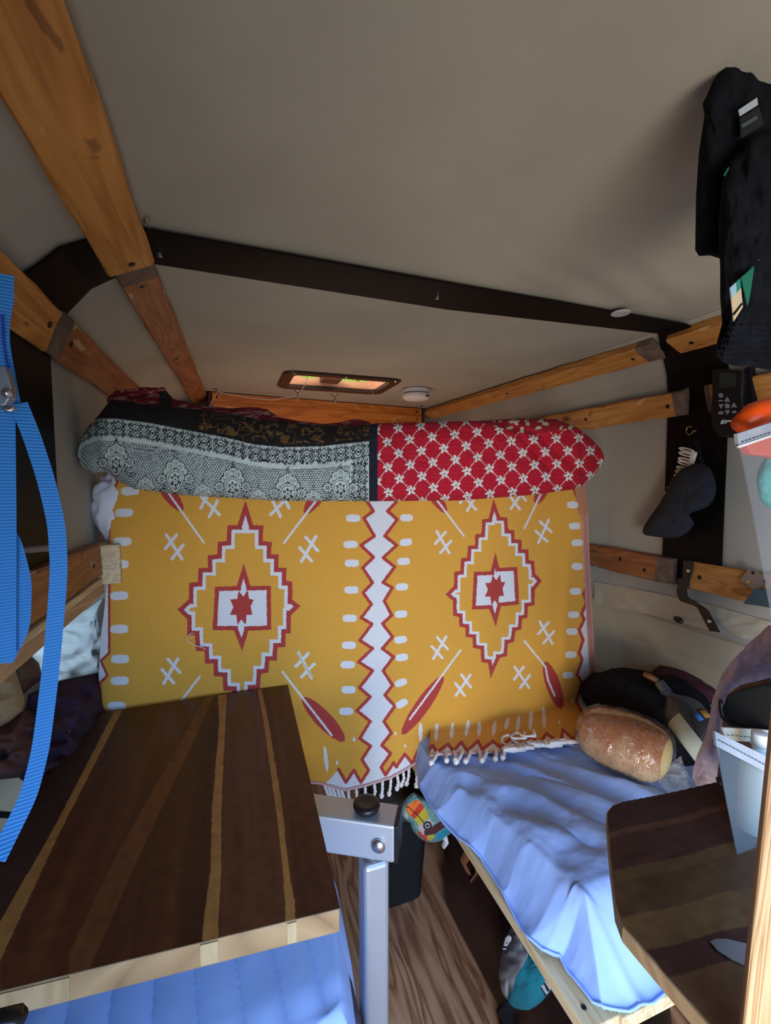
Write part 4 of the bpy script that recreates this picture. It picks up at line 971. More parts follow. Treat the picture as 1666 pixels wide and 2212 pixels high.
tl = [onY(*k, 1.04) for k in g([(1250, 1300), (1290, 1420), (1220, 1560)])]
MB().tube(tl, [.014, .012, .008], 14, (1, .5)).build('white_tab', M['whitecot'], pch, smooth=True)
# brown leather bag
lbg = thing('leather_bag', (.68, .92, 0), 'dark brown leather holdall standing on the floor under the right-hand bed', 'bag')
cbag = np.array([.70, .86])
def bl(z, s, dx=0): return [(x+dx, y, z) for x, y in rrect(.58+(1-s)*.12, .82-(1-s)*.12, .56+(1-s)*.1, 1.17-(1-s)*.1, .05*s, 5)]
loft([bl(.0, .94), bl(.02, 1.0), bl(.16, 1.02), bl(.24, .93), bl(.268, .70), bl(.275, .5)]).build('bag_body', M['leather'], lbg, smooth=True)
zp = [(.612, 1.12-.02*k, .245+.0005*math.sin(k)) for k in range(26)]
MB().tube(zp, .0065, 8).build('zip_piping', mat('zip_grey_violet', (84, 66, 74), rough=.6), lbg, smooth=True)
st_ = MB()
for k in range(46): st_.box((.628, 1.12-k*.0115, .2565), (.0016, .0065, .0012))
st_.build('stitching', mat('yellow_thread', (206, 150, 70), rough=.8), lbg)
hp = [(.60, 1.14, .20), (.56, 1.12, .27), (.53, 1.05, .31), (.54, .97, .30), (.58, .94, .24)]
hp = [onX(1012, 1885, .56), onX(1000, 1862, .54), onX(1010, 1845, .53), onX(1030, 1850, .54), onX(1034, 1880, .57), onX(1020, 1900, .59), onX(1045, 1905, .61)]
hp = np.array(hp); tt_ = np.linspace(0, len(hp)-1, 40); hp = np.column_stack([np.interp(tt_, range(len(hp)), hp[:, k]) for k in range(3)])
MB().tube(hp, .010, 10, (1, .35)).build('handle', M['tan'], lbg, smooth=True)
# teal and grey bag
tgp = g5 = lambda P_: [(1060+.1139*x, 1960+.1139*y) for x, y in P_]
outt = g5([(450, 300), (360, 440), (225, 880), (175, 1100), (180, 1400), (250, 1680), (350, 1850), (560, 1940), (720, 1950), (1030, 1720), (1160, 1560), (1280, 1400), (1000, 1060), (760, 720), (600, 460)])
cxp, cyp = 1135, 2095
oa = np.array(outt)-[cxp, cyp]; th2 = np.arctan2(oa[:, 1], oa[:, 0]) % (2*math.pi); rad = np.hypot(oa[:, 0], oa[:, 1]); o_ = np.argsort(th2)
ang = np.linspace(0, 2*math.pi, NU2, endpoint=False)
rr_ = np.interp(ang, np.concatenate([th2[o_]-2*math.pi, th2[o_], th2[o_]+2*math.pi]), np.tile(rad[o_], 3))
X = cxp+rho*rr_[None, :]*np.cos(ang)[None, :]; Y = cyp+rho*rr_[None, :]*np.sin(ang)[None, :]
pc_ = Canvas(X, Y, (0, 116, 138))
pc_.fill(g5([(450, 200), (760, 810), (600, 1140), (480, 1300), (440, 1480), (420, 1560), (330, 1660), (300, 1780), (100, 1600), (100, 900)]), (146, 152, 160))
puff = np.sqrt(np.clip(1-rho**3, 0, 1))*.045+(fbm(X/34, Y/30, 15, 2)-.38)*.016-np.exp(-((X-1098)/4)**2-((Y-2140)/16)**2)*.010
tgb = thing('stuff_sack', (.52, .58, .33), 'teal and grey nylon stuff sack with navy woven patches on the leather bag', 'stuff sack')
Xp = .535
vp = np.concatenate([onX(X, Y, Xp-puff).reshape(-1, 3), onX(X, Y, Xp+.004+puff*.4).reshape(-1, 3)])
mesh('nylon_shell', vp, fp, M['quilt'], tgb, smooth=True, cols=np.vstack([pc_.C.reshape(-1, 3)]*2))
navy = mat('navy_patch', (24, 26, 48), rough=.85); wht = mat('patch_white', (206, 208, 216), rough=.85)
def patch(P_, xx, m, name, par): return MB().prism([onX(*k, xx) for k in g5(P_)], (-.0012, 0, 0)).build(name, m, par)
ep = patch([(350, 480), (475, 495), (320, 890), (225, 850)], Xp-.047, navy, 'emblem_patch', tgb)
patch([(355, 520), (395, 560), (385, 640), (330, 670), (300, 640), (320, 560)], Xp-.0485, wht, 'emblem', ep)
patch([(300, 560), (320, 560), (290, 690), (330, 680), (370, 650), (310, 740), (260, 720)], Xp-.0485, wht, 'emblem', ep)
patch([(245, 770), (300, 775), (290, 800), (240, 795)], Xp-.0485, wht, 'emblem', ep)
wp = patch([(1050, 1260), (1170, 1440), (1060, 1700), (905, 1440)], Xp-.034, navy, 'woven_patch', tgb)
patch([(1060, 1300), (1090, 1310), (1140, 1420), (1130, 1560), (1080, 1480), (1030, 1400), (1025, 1350)], Xp-.0355, wht, 'letter_print', wp)
patch([(1065, 1345), (1080, 1345), (1110, 1420), (1090, 1450), (1055, 1395)], Xp-.037, navy, 'letter_print', wp)
patch([(970, 1480), (1010, 1460), (1050, 1540), (1100, 1600), (1070, 1650), (1010, 1570)], Xp-.0355, wht, 'letter_print', wp)
bs = [onX(1105, 2165, .53), onX(1092, 2185, .55), onX(1100, 2205, .56), onX(1096, 2230, .58)]
tag(MB().tube(bs, [.012, .02, .016, .018], 12, (1, .5)).build('black_strap', M['mattblack'], smooth=True), 'black strap bunched beneath the teal stuff sack', 'strap')
tag(MB().box((.70, .415, .33), (.30, .05, .16)).build('storage_crate', mat('navy_plastic', (30, 40, 62), rough=.45), bevel=.008), 'navy plastic crate at the bottom right in front of the bed frame', 'crate')
# ------------------------------------------------------------------ things on the right-hand bed
# bread: axis from far left end to near right end
bd = thing('bread_loaf', (.97, .84, .605), 'crusty brown bread loaf in a knotted clear plastic bag lying on the blue-tinted white sheet', 'bread')
pA, pB = onX(1275, 1570, .90), onX(1430, 1655, .96)
pA = onZ(1282, 1586, .628); pB = onZ(1418, 1640, .626)
axv = pB-pA; Lb = np.linalg.norm(axv); axv /= Lb
sd = np.cross(axv, [0, 0, 1]); sd /= np.linalg.norm(sd); upv = np.cross(sd, axv)
NA, NB = 90, 72
tt_ = np.linspace(-1, 1, NA)[:, None]; aa = np.linspace(0, 2*math.pi, NB, endpoint=False)[None, :]
pr = np.sqrt(np.clip(1-np.abs(tt_)**5.5, 0.0, 1)); pr = np.where(tt_ > .86, np.maximum(pr, .0), pr)
rad = .067*pr*(1+.05*np.sin(tt_*3.1+1))
yy = np.sign(np.cos(aa))*np.abs(np.cos(aa))**.85; zz = np.sign(np.sin(aa))*np.abs(np.sin(aa))**.9
split = np.exp(-((aa-1.75-.25*tt_)/.16)**2)*.005
nz_ = (fbm(tt_*3+3, aa*1.2, 8)-.45)*.006
rw = rad*(1.12)+nz_*pr-split*pr; rh = rad*.92+nz_*pr-split*pr
ctr = (pA+pB)/2+np.array([0, 0, .012])
Pb = ctr+tt_[..., None]*axv*(Lb/2+.030)+(yy*rw)[..., None]*sd+(zz*rh)[..., None]*upv
C = np.empty(aa.shape+(3,), np.float32)*1; C = np.zeros((NA, NB, 3), np.float32)
h = np.clip((np.sin(aa)+0*tt_)*.7+.5+(fbm(tt_*6, aa*2, 5)-.45)*1.0, 0, 1)[..., None]
C[:] = np.array(lin((200, 166, 122)))*(1-h)+np.array(lin((158, 98, 54)))*h
C *= (.82+.40*fbm(tt_*16+aa*2, aa*9, 33))[..., None]
k = (np.abs(aa-1.75-.25*tt_) < .17) & (np.abs(tt_) < .8); C[k] = lin((216, 190, 150))
k = (tt_+0*aa) > .90; C[k] = lin((216, 196, 132))
k = (tt_+0*aa) < -.93; C[k] = lin((212, 178, 128))
mesh('loaf', Pb.reshape(-1, 3), gridfaces(NA, NB, True), M['quilt'], bd, smooth=True, cols=C.reshape(-1, 3))
M['film'] = filmmat('clear_bag_film', .025, bs=38, streak=.45)
M['film2'] = filmmat('clear_bag_tail', .16, rough=.15, bs=90, streak=.75)
nf = (fbm(tt_*9, aa*3, 19)-.45)*.010
Pf = ctr+tt_[..., None]*axv*(Lb/2+.038)+(yy*(rw+.006*pr+nf*pr))[..., None]*sd+(zz*(rh+.006*pr+nf*pr))[..., None]*upv
mesh('plastic_bag', Pf.reshape(-1, 3), gridfaces(NA, NB, True), M['film'], bd, smooth=True)
kn = onZ(1412, 1672, .600); axt = onZ(1500, 1700, .590)-kn; axt /= np.linalg.norm(axt)
MB().lathe(kn-axv*.006, axv, [(0, .004), (.004, .007), (.009, .006), (.013, .004)], 14).build('bag_knot', M['film2'], bd, smooth=True)
NT = 60; ang = np.linspace(0, 2*math.pi, NT, endpoint=False)[None, :]; rr_ = np.linspace(0, 1, 22)[:, None]
fl = .006+rr_*.055*(1+.35*np.sin(ang*3+1)); wv = .012*np.sin(ang*9+rr_*5)*rr_+.006*np.sin(ang*21)*rr_
Pt = kn+rr_[..., None]*(.075+.02*np.sin(ang*2))[..., None]*axt*.8+(fl*np.cos(ang)+wv)[..., None]*sd+(np.maximum(fl*.5*np.sin(ang)+wv, -.020))[..., None]*upv
mesh('bag_tail', Pt.reshape(-1, 3), gridfaces(22, NT, True), M['film2'], bd, smooth=True)

# black bag behind the bread, strap end, bottle
tag(blob('black_bag', (1.09, .91, .630), (.125, .17, .10), M['mattblack'], seed=5, amp=.16, fr=2.2, p=.8), 'black fabric bag in the corner behind the bread loaf', 'bag')
q_ = onX(1390, 1455, 1.03); q2 = onX(1422, 1472, 1.05)
tag(MB().tube([q_, (q_+q2)/2+[0, 0, .002], q2], [.009, .011, .009], 14, (1, .7)).build('leather_strap', M['tan'], smooth=True), 'short tan leather strap end behind the neck of the glass bottle', 'strap')
tag(blob('maroon_pouch', onX(1480, 1478, 1.21), (.05, .10, .035), mat('maroon_cloth', (70, 30, 34), rough=.9), seed=9, amp=.1), 'dark maroon cloth pouch behind the glass bottle against the wall', 'pouch')
M['bglass'] = filmmat('bottle_glass', .05, col=(210, 220, 228), rough=.04, bs=2)
bn_, bb_ = onX(1430, 1482, 1.05), onX(1566, 1652, 1.03)
ba = bb_-bn_; Lq = np.linalg.norm(ba); ba /= Lq
bt_ = thing('glass_bottle', tuple((bn_+bb_)/2), 'clear glass bottle with grey screw cap and pale label lying beside the bread', 'bottle')
sc_ = Lq/.26
prof = [(.0, .013), (.030, .013), (.034, .016), (.045, .020), (.075, .050), (.100, .062), (.23, .062), (.255, .056), (.26, .002)]
MB().lathe(bn_, ba, [(a*sc_, b*sc_) for a, b in prof], 40).build('bottle_body', M['bglass'], bt_, smooth=True)
MB().lathe(bn_-ba*.010, ba, [(0, .010*sc_), (.002, .0165*sc_), (.026*sc_, .0165*sc_), (.028*sc_, .018*sc_), (.034*sc_, .018*sc_)], 30).build('screw_cap', mat('grey_cap', (96, 104, 116), rough=.3, metal=.5), bt_, smooth=False)
def label_arc(a0, a1, h0, h1, r, c, name, m_):
    ref = np.array([0, 0, 1.0]); e1_ = np.cross(ba, ref); e1_ /= np.linalg.norm(e1_); e2_ = np.cross(ba, e1_)
    A_ = np.linspace(a0, a1, 24); vs = [bn_+ba*h_*sc_+r*sc_*(math.cos(a)*e1_+math.sin(a)*e2_) for a in A_ for h_ in (h0, h1)]
    return mesh(name, vs, [(2*i, 2*i+1, 2*i+3, 2*i+2) for i in range(23)], m_, bt_, smooth=True, solid=.0006)
lab = mat('pale_label', (196, 212, 206), rough=.7)
# angles facing the camera
tc_ = (CAMP-bn_); ref = np.array([0, 0, 1.0]); e1_ = np.cross(ba, ref); e1_ /= np.linalg.norm(e1_); e2_ = np.cross(ba, e1_)
af = math.atan2(tc_@e2_, tc_@e1_)
sg = 1 if (math.cos(af+.5)*e1_+math.sin(af+.5)*e2_)[2] < (math.cos(af-.5)*e1_+math.sin(af-.5)*e2_)[2] else -1
label_arc(*sorted((af+sg*.15, af+sg*1.3)), .115, .245, .0628, None, 'paper_label', lab)
label_arc(*sorted((af-sg*.35, af-sg*.60)), .135, .158, .0630, None, 'blue_tab', mat('blue_tab', (60, 140, 230), rough=.6))
label_arc(*sorted((af-sg*.62, af-sg*1.25)), .125, .175, .0629, None, 'dark_label', mat('dark_label', (40, 28, 30), rough=.6))
label_arc(*sorted((af-sg*.70, af-sg*1.10)), .130, .155, .0634, None, 'gold_tab', mat('gold_tab', (196, 150, 70), rough=.5))

# towel draped at the right
tw = thing('towel', (.82, .50, .8), 'lavender pink terry towel hanging at the right beside the brown case', 'towel')
tl_ = [(1666, 1352), (1620, 1392), (1590, 1425), (1562, 1462), (1545, 1510), (1538, 1555), (1530, 1590), (1512, 1630), (1501, 1660), (1500, 1680), (1512, 1700)]
tr_ = [(1720, 1400), (1700, 1450), (1660, 1470), (1600, 1492), (1575, 1520), (1568, 1560), (1565, 1600), (1562, 1640), (1560, 1675), (1560, 1690), (1556, 1700)]
n1, n2 = 120, 50
ss = np.linspace(0, 1, n1); l_ = np.column_stack([np.interp(ss*10, range(11), [k[i] for k in tl_]) for i in (0, 1)]); r2_ = np.column_stack([np.interp(ss*10, range(11), [k[i] for k in tr_]) for i in (0, 1)])
v_ = np.linspace(0, 1, n2)[None, :, None]; pp = l_[:, None]*(1-v_)+r2_[:, None]*v_
dep = .93-.06*ss[:, None]-.02*np.sin(v_[..., 0]*math.pi)+.03*v_[..., 0]+(fbm(pp[..., 0]/30, pp[..., 1]/60, 4)-.45)*.02
# depth along X plane
PT = onX(pp[..., 0], pp[..., 1], dep)
mesh('terry_cloth', PT.reshape(-1, 3), gridfaces(n1, n2), mat('lavender_terry', (180, 166, 184), (198, 184, 200), rough=1, scale=(90, 90, 90), bump=.6, bscale=500, bdist=.0012, sheen=.3), tw, smooth=True, solid=.008)

# brown case with rounded end
cs_ = thing('brown_case', (.80, .44, .80), 'dark brown rounded case with open black inside standing behind the clear pocket', 'case')
cb = mat('case_brown', (74, 52, 46), (88, 62, 54), rough=.5, scale=(8, 8, 8))
def pxpoly(P_, f_): return [f_(*k) for k in P_]
co = [(1720, 1470), (1640, 1470), (1590, 1482), (1562, 1500), (1556, 1530), (1552, 1580), (1546, 1640), (1540, 1700), (1548, 1735), (1575, 1770), (1610, 1800), (1720, 1830)]
MB().prism(pxpoly(co, lambda x, y: onX(x, y, .79)), (.06, 0, 0)).build('case_shell', cb, cs_, bevel=.012, seg=3)
ci = [(1720, 1480), (1650, 1478), (1600, 1488), (1570, 1502), (1560, 1525), (1562, 1545), (1576, 1562), (1605, 1572), (1720, 1580)]
MB().prism(pxpoly(ci, lambda x, y: onX(x, y, .786)), (.02, 0, 0)).build('case_opening', mat('case_dark', (16, 18, 14), (26, 26, 20), rough=.8, scale=(9, 9, 9)), cs_, bevel=.004)
zpth = [onX(*k, .782) for k in ((1720, 1592), (1620, 1578), (1580, 1566), (1562, 1550), (1557, 1530), (1558, 1512))]
MB().tube(zpth, .0035, 8).build('zip', M['blackpl'], cs_, smooth=True)
zpth = [onX(*k, .784) for k in ((1552, 1680), (1556, 1700), (1575, 1735), (1612, 1765))]
MB().tube(zpth, .004, 8).build('trim_cord', M['blackpl'], cs_, smooth=True)

# ------------------------------------------------------------------ hanging clear-pocket organiser
og = thing('hanging_organizer', (.60, .38, .75), 'grey hanging organiser with clear plastic pockets at the right edge', 'organiser')
gband = mat('grey_binding', (150, 154, 162), (164, 168, 174), rough=.8, scale=(20, 20, 20), bump=.3, bscale=500)
cream = mat('cream_binding', (196, 190, 168), rough=.85, bump=.3, bscale=500)
M['vinyl2'] = filmmat('clear_vinyl_upper', .09, col=(180, 190, 200), rough=.25, bs=9)
M['vinyl'] = filmmat('clear_vinyl', .22, col=(130, 146, 156), rough=.25, bs=9)
def sheetpx(name, P_, Y_, m, par, th_=.0008, bulge=0):
    """closed px outline laid on the plane Y = Y_"""
    pts = [onY(x, y, Y_ if np.isscalar(Y_) else np.interp(x, [1545, 1720], Y_)) for x, y in P_]
    return MB().prism(pts, (0, .0+th_, 0)).build(name, m, par)
YO = .375
# upper pocket
sheetpx('upper_band', [(1593, 937), (1720, 895), (1720, 925), (1597, 965)], YO-.004, gband, og, .004)
sheetpx('white_piping', [(1596, 963), (1720, 922), (1720, 926), (1597, 968)], YO-.006, M['plastic_w'], og, .002)
sheetpx('upper_pocket', [(1598, 966), (1720, 925), (1720, 1330), (1668, 1330), (1655, 1265), (1640, 1180), (1625, 1095), (1608, 1010)], YO, M['vinyl2'], og, .001)
# lower pocket
sheetpx('lower_back_band', [(1560, 1572), (1700, 1580), (1700, 1606), (1570, 1600)], YO+.055, cream, og, .003)
sheetpx('lower_front_band', [(1545, 1580), (1665, 1638), (1720, 1655), (1720, 1685), (1655, 1668), (1548, 1612)], YO-.006, gband, og, .003)
sheetpx('lower_pocket', [(1548, 1610), (1655, 1666), (1720, 1690), (1720, 1960), (1620, 1955), (1611, 1930), (1590, 1830), (1570, 1730)], YO, M['vinyl'], og, .001)
stm = mat('dark_thread', (40, 44, 52), rough=.8)
stt = MB()
for k in range(15):
    a = onY(1552+k*8, 1598+k*4.3, YO-.0075); b = onY(1557+k*8, 1600.7+k*4.3, YO-.0075); stt.tube([a, b], .0005, 5)
stt.build('stitching', stm, og); stt = MB()
for k in range(9):
    a = onY(1603+k*8, 955-k*2.7, YO-.0055); b = onY(1608+k*8, 953.3-k*2.7, YO-.0055); stt.tube([a, b], .0005, 5)
stt.build('stitching', stm, og); stt = MB()
for k in range(9):
    a = onY(1572+k*9, 1588+k*.8, YO+.053); b = onY(1577+k*9, 1588.4+k*.8, YO+.053); stt.tube([a, b], .0005, 5)
stt.build('stitching', stm, og)
sheetpx('backing_panel', [(1700, 930), (1800, 900), (1800, 1960), (1700, 1960)], YO+.060, gband, og, .003)
ctop = onY(1740, 915, YO+.061); MB().tube([ctop-[0, 0, .02], ctop+[0, 0, .1], [ctop[0], ctop[1], CZ-.002]], .004, 8).build('hanging_cord', gband, og, smooth=True)
# contents
orm = mat('orange_plastic', (246, 84, 12), rough=.35)
o1 = [onY(x, y, YO+.03) for x, y in ((1600, 918), (1630, 896), (1665, 886), (1710, 880))]
tag(MB().tube(o1, [.012, .0165, .018, .019], 20).build('orange_cylinder', orm, smooth=True), 'bright orange rounded cap sticking out of the upper clear pocket', 'orange cap')
sheet_o = MB().prism([onY(x, y, YO+.012) for x, y in ((1612, 958), (1720, 925), (1720, 1000), (1660, 985), (1626, 982))], (0, .012, 0))
tag(sheet_o.build('orange_packet', mat('orange_packet', (240, 96, 60), rough=.6), bevel=.002), 'coral orange packet behind the teal object in the upper pocket', 'packet')
tq_ = [(1624, 985), (1650, 968), (1700, 960), (1740, 1000), (1735, 1090), (1690, 1115), (1664, 1092), (1640, 1050), (1622, 1015)]
tp_ = np.array([onY(x, y, YO+.010) for x, y in tq_])
tag(blob('teal_sponge', onY(1682, 1038, YO+.026), (.038, .014, .040), mat('teal_foam', (24, 140, 130), (70, 180, 166), rough=.5, scale=(60, 60, 60), bump=.3), seed=2, amp=.06), 'teal rounded object pressed inside the upper clear pocket', 'teal object')
wbp = onY(1634, 1700, YO+.024)
wb2 = thing('white_bottle', (wbp[0], wbp[1], .757), 'white plastic bottle standing inside the lower clear pocket', 'bottle')
MB().lathe((wbp[0]+.003, wbp[1], .742), (0, 0, 1), [(0, .018), (.004, .0215), (.13, .0215), (.142, .018), (.150, .009), (.165, .009)], 32).build('bottle_body', mat('pale_plastic', (206, 222, 222), rough=.4), wb2, smooth=True)
MB().lathe((wbp[0]+.003, wbp[1], .905), (0, 0, 1), [(0, .011), (.018, .011), (.019, .009)], 24).build('bottle_cap', M['plastic_w'], wb2, smooth=True)

# ------------------------------------------------------------------ cutting board and knife
cbd = thing('cutting_board', (.55, .39, .76), 'dark striped wooden cutting board with clipped corner at the bottom right', 'cutting board')
bo = [(1545, 1688), (1440, 1712), (1345, 1730), (1322, 1738), (1311, 1752), (1310, 1770), (1318, 1860), (1330, 1960), (1345, 2000), (1375, 2035), (1440, 2110), (1530, 2212), (1590, 2280), (1760, 2250), (1760, 1800)]
BZ = .782
top = [onZ(x, y, BZ) for x, y in bo]
MB().prism([p-[0, 0, .001] for p in top], (0, 0, -.019)).build('board_edge', M['maple'], cbd, bevel=.002)
pts = np.array(top); c0 = pts.mean(0)
gxn = np.arange(.36, .80, .0012); gyn = np.arange(.20, .54, .0012)
gx_, gy_ = np.meshgrid(gxn, gyn, indexing='ij'); Fg = gridfaces(len(gxn), len(gyn)); Vg = np.stack([gx_, gy_, gx_*0+BZ+.0003], -1).reshape(-1, 3)
cc_ = Vg[Fg].mean(1); ins = inside(cc_[:, 0], cc_[:, 1], [(p[0], p[1]) for p in pts]) & (poly_dist(cc_[:, 0], cc_[:, 1], [(p[0], p[1]) for p in pts], True) > .0022)
q_ = Vg-CAMP; zz_ = q_@fw; X_ = 833+FPX*(q_@rt)/zz_; Y_ = 1106-FPX*(q_@up)/zz_
C = np.zeros((len(Vg), 3), np.float32)
sv = Y_+(X_-1320)*.245+2.5*np.sin(X_/30)
br_ = [-1e4, 1740, 1798, 1812, 1885, 1912, 1990, 2072, 2140, 1e5]; cols_ = [(112, 78, 52), (66, 42, 36), (96, 62, 46), (74, 46, 38), (98, 72, 46), (86, 62, 42), (106, 80, 50), (70, 42, 36), (100, 72, 48)]
for i in range(9): k = (sv >= br_[i]) & (sv < br_[i+1]); C[k] = lin(cols_[i])
C *= (.75+.5*fbm(Vg[:, 0]*12+4, Vg[:, 1]*110, 6))[:, None]
Fk = Fg[ins]; us = np.unique(Fk); rm = np.full(len(Vg), -1); rm[us] = np.arange(len(us))
mesh('striped_face', Vg[us], rm[Fk], M['oiled'], cbd, cols=C[us])
kf = thing('kitchen_knife', (.5, .29, BZ), 'steel knife blade lying on the dark cutting board at the right edge', 'knife')
kb = [(1533, 2036), (1545, 2030), (1570, 2030), (1612, 2040), (1700, 2058), (1700, 2110), (1610, 2088), (1580, 2075), (1550, 2056)]
MB().prism([onZ(x, y, BZ+.0012) for x, y in kb], (0, 0, .0016)).build('blade', mat('knife_steel', (150, 160, 172), rough=.3, metal=.9), kf, bevel=.0004)
hq = onZ(1700, 2084, BZ+.011); hd = onZ(1900, 2130, BZ+.011)-hq; hd /= np.linalg.norm(hd)
MB().tube([hq-hd*.002, hq+hd*.05, hq+hd*.11], [.010, .011, .012], 14, (1, .7)).build('handle', M['blackpl'], kf, smooth=True)

# ------------------------------------------------------------------ pine upright at the right edge
pu = [onY(1666+26, 1300, .250), onY(1598, 2212, .236)]
pt_, pb_ = onY(1690, 1325, .255), onY(1593, 2270, .232)
dv = pt_-pb_; dv /= np.linalg.norm(dv); Lp = np.linalg.norm(pt_-pb_)
sx_ = np.array([.60, -.80, 0]); sx_ -= dv*(sx_@dv); sx_ /= np.linalg.norm(sx_); nx_ = np.cross(dv, sx_)
cp = (pt_+pb_)/2+sx_*.035
pin = woodmat('straight_pine', [(0, (128, 86, 48)), (.25, (162, 122, 78)), (.6, (178, 144, 100)), (1, (188, 158, 116))], 'Z', rings=9, stretch=34, rough=.6, seed=8.8, fine=.25, dist=.05)
pine = MB().box((0, 0, 0), (.070, .020, Lp+.02)).build('pine_upright', pin, bevel=.002)
pine.location = Vector(cp-dv*(Lp+.02)/2); pine.rotation_euler = Matrix([[sx_[i], nx_[i], dv[i]] for i in range(3)]).to_euler()
tag(pine, 'pale straight-grained pine upright at the bottom right edge', 'upright')

# ------------------------------------------------------------------ right wall fittings
XW = 1.104
rm_ = thing('remote_control', tuple(onX(1582, 870, XW)), 'black handheld remote control with grey keypad mounted on the right wall batten', 'remote control')
rp = [(1550, 803), (1556, 798), (1612, 800), (1620, 806), (1617, 860), (1622, 905), (1612, 935), (1590, 947), (1565, 943), (1552, 925), (1548, 890), (1552, 850)]
rbody = MB().prism([onX(x, y, XW) for x, y in rp], (-.022, 0, 0)).build('remote_body', M['blackpl'], rm_, bevel=.004, seg=3)
def onface(P_, m, nm, dx=.0226, th_=.0012): MB().prism([onX(x, y, XW-dx) for x, y in P_], (-th_, 0, 0)).build(nm, m, rbody)
onface([(1556, 805), (1592, 807), (1590, 834), (1554, 839)], mat('lcd', (40, 48, 46), rough=.15), 'display')
kg = mat('key_grey', (140, 146, 150), rough=.5)
def disc(cx, cy, r, nm='button', m=None): onface([(cx+r*math.cos(a), cy+r*math.sin(a)) for a in np.linspace(0, 2*math.pi, 14, endpoint=False)], m or kg, nm)
disc(1558, 854, 5); disc(1572, 877, 5.5)
onface([(1572, 857), (1578, 868), (1565, 868)], kg, 'button'); onface([(1586, 869), (1593, 880), (1580, 880)], kg, 'button')
onface([(1553, 873), (1564, 873), (1558, 883)], kg, 'button'); onface([(1566, 886), (1578, 886), (1572, 896)], kg, 'button')
onface([(1553, 891), (1557, 888), (1563, 889), (1563, 895), (1553, 895)], kg, 'button'); onface([(1582, 888), (1591, 887), (1592, 892), (1583, 893)], kg, 'button')
wm = mat('print_white', (214, 220, 226), rough=.6)
onface([(1560, 908), (1566, 906), (1562, 916), (1557, 916)], wm, 'logo_mark')
for k in range(5): onface([(1567+k*5, 908-k*.2), (1571+k*5, 907.8-k*.2), (1570+k*5, 911.5-k*.2), (1566+k*5, 911.7-k*.2)], wm, 'logo_mark')
onface([(1563, 913), (1571, 912.5), (1570, 914.5), (1562, 915)], wm, 'logo_mark')
onface([(1553, 865), (1562, 864.5), (1562, 866), (1553, 866.5)], wm, 'logo_mark')
bdp = [(1618, 795), (1634, 792), (1636, 850), (1642, 880), (1632, 895), (1618, 905)]
MB().prism([onX(x, y, XW+.012) for x, y in bdp], (-.016, 0, 0)).build('holder', M['mattblack'], rm_, bevel=.003)
# eye mask on a ring, toothed comb behind it
em = thing('eye_mask', tuple(onX(1470, 1080, 1.09)), 'dark navy contoured sleep mask with nose notch hanging on the right wall', 'eye mask')
mo = [(1390, 1140), (1388, 1150), (1394, 1156), (1420, 1160), (1448, 1163), (1470, 1160), (1487, 1150), (1497, 1138), (1500, 1130), (1494, 1120), (1490, 1112), (1497, 1106), (1512, 1102), (1530, 1094), (1542, 1080), (1548, 1058), (1545, 1035), (1535, 1012), (1515, 1000), (1495, 1003), (1470, 1015), (1452, 1035), (1440, 1060), (1425, 1088), (1405, 1115)]
def puffed(name, outline, Xp_, dep, m, par, pw=3, cc=None, seed=1):
    o_ = np.array(outline, float); n_ = len(o_); dense = np.vstack([o_+(np.roll(o_, -1, 0)-o_)*f_ for f_ in (0, .25, .5, .75)]).reshape(4, n_, 2).transpose(1, 0, 2).reshape(-1, 2)
    c_ = o_.mean(0) if cc is None else np.array(cc); K = len(dense); rh_ = np.linspace(.01, 1, 24)[:, None]
    X1 = c_[0]+rh_*(dense[:, 0]-c_[0])[None]; Y1_ = c_[1]+rh_*(dense[:, 1]-c_[1])[None]
    pf = np.sqrt(np.clip(1-rh_**pw, 0, 1))*dep+(fbm(X1/25, Y1_/25, seed)-.45)*dep*.35
    vs = np.concatenate([onX(X1, Y1_, Xp_-pf).reshape(-1, 3), onX(X1, Y1_, Xp_+.003+pf*.1).reshape(-1, 3)])
    f_ = gridfaces(24, K, True); f_ = np.vstack([f_, f_[:, ::-1]+24*K])
    return mesh(name, vs, f_, m, par, smooth=True)
puffed('padded_cup', mo, 1.085, .030, mat('navy_foam', (28, 31, 40), (36, 40, 50), rough=.9, scale=(30, 30, 30), bump=.1), em, cc=(1466, 1088))
MB().tube([onX(*k, 1.10) for k in ((1520, 1010), (1512, 985), (1505, 960), (1497, 940))], .006, 10, (1, .3)).build('elastic_strap', M['mattblack'], em, smooth=True)
hk = thing('screw_hook', tuple(onX(1490, 930, 1.125)), 'small brass ring hook on the black rib above the sleep mask', 'hook')
MB().tube([onX(1490+7*math.cos(a), 930+9*math.sin(a), 1.118) for a in np.linspace(0, 5.4, 20)], .0016, 8).build('ring', mat('brass', (190, 160, 90), rough=.3, metal=1), hk, smooth=True)
MB().lathe(onX(1504, 931, 1.128), (-1, 0, 0), [(0, .004), (.004, .003)], 12).build('screw', M['steel'], hk)
cmb = thing('hair_comb', tuple(onX(1465, 1020, 1.10)), 'cream curved hair comb with open loop teeth hanging behind the navy sleep mask', 'comb')
crm = mat('cream_plastic', (214, 204, 186), rough=.4)
bk = [(1500, 976), (1494, 1000), (1486, 1022), (1474, 1044), (1460, 1062), (1444, 1082)]
bk = np.array(bk, float); tt_ = np.linspace(0, 5, 40); bkd = np.column_stack([np.interp(tt_, range(6), bk[:, i]) for i in (0, 1)])
MB().tube([onX(x, y, 1.098) for x, y in bkd], .009*np.linspace(1, .4, 40), 10, (1, .4)).build('spine', crm, cmb, smooth=True)
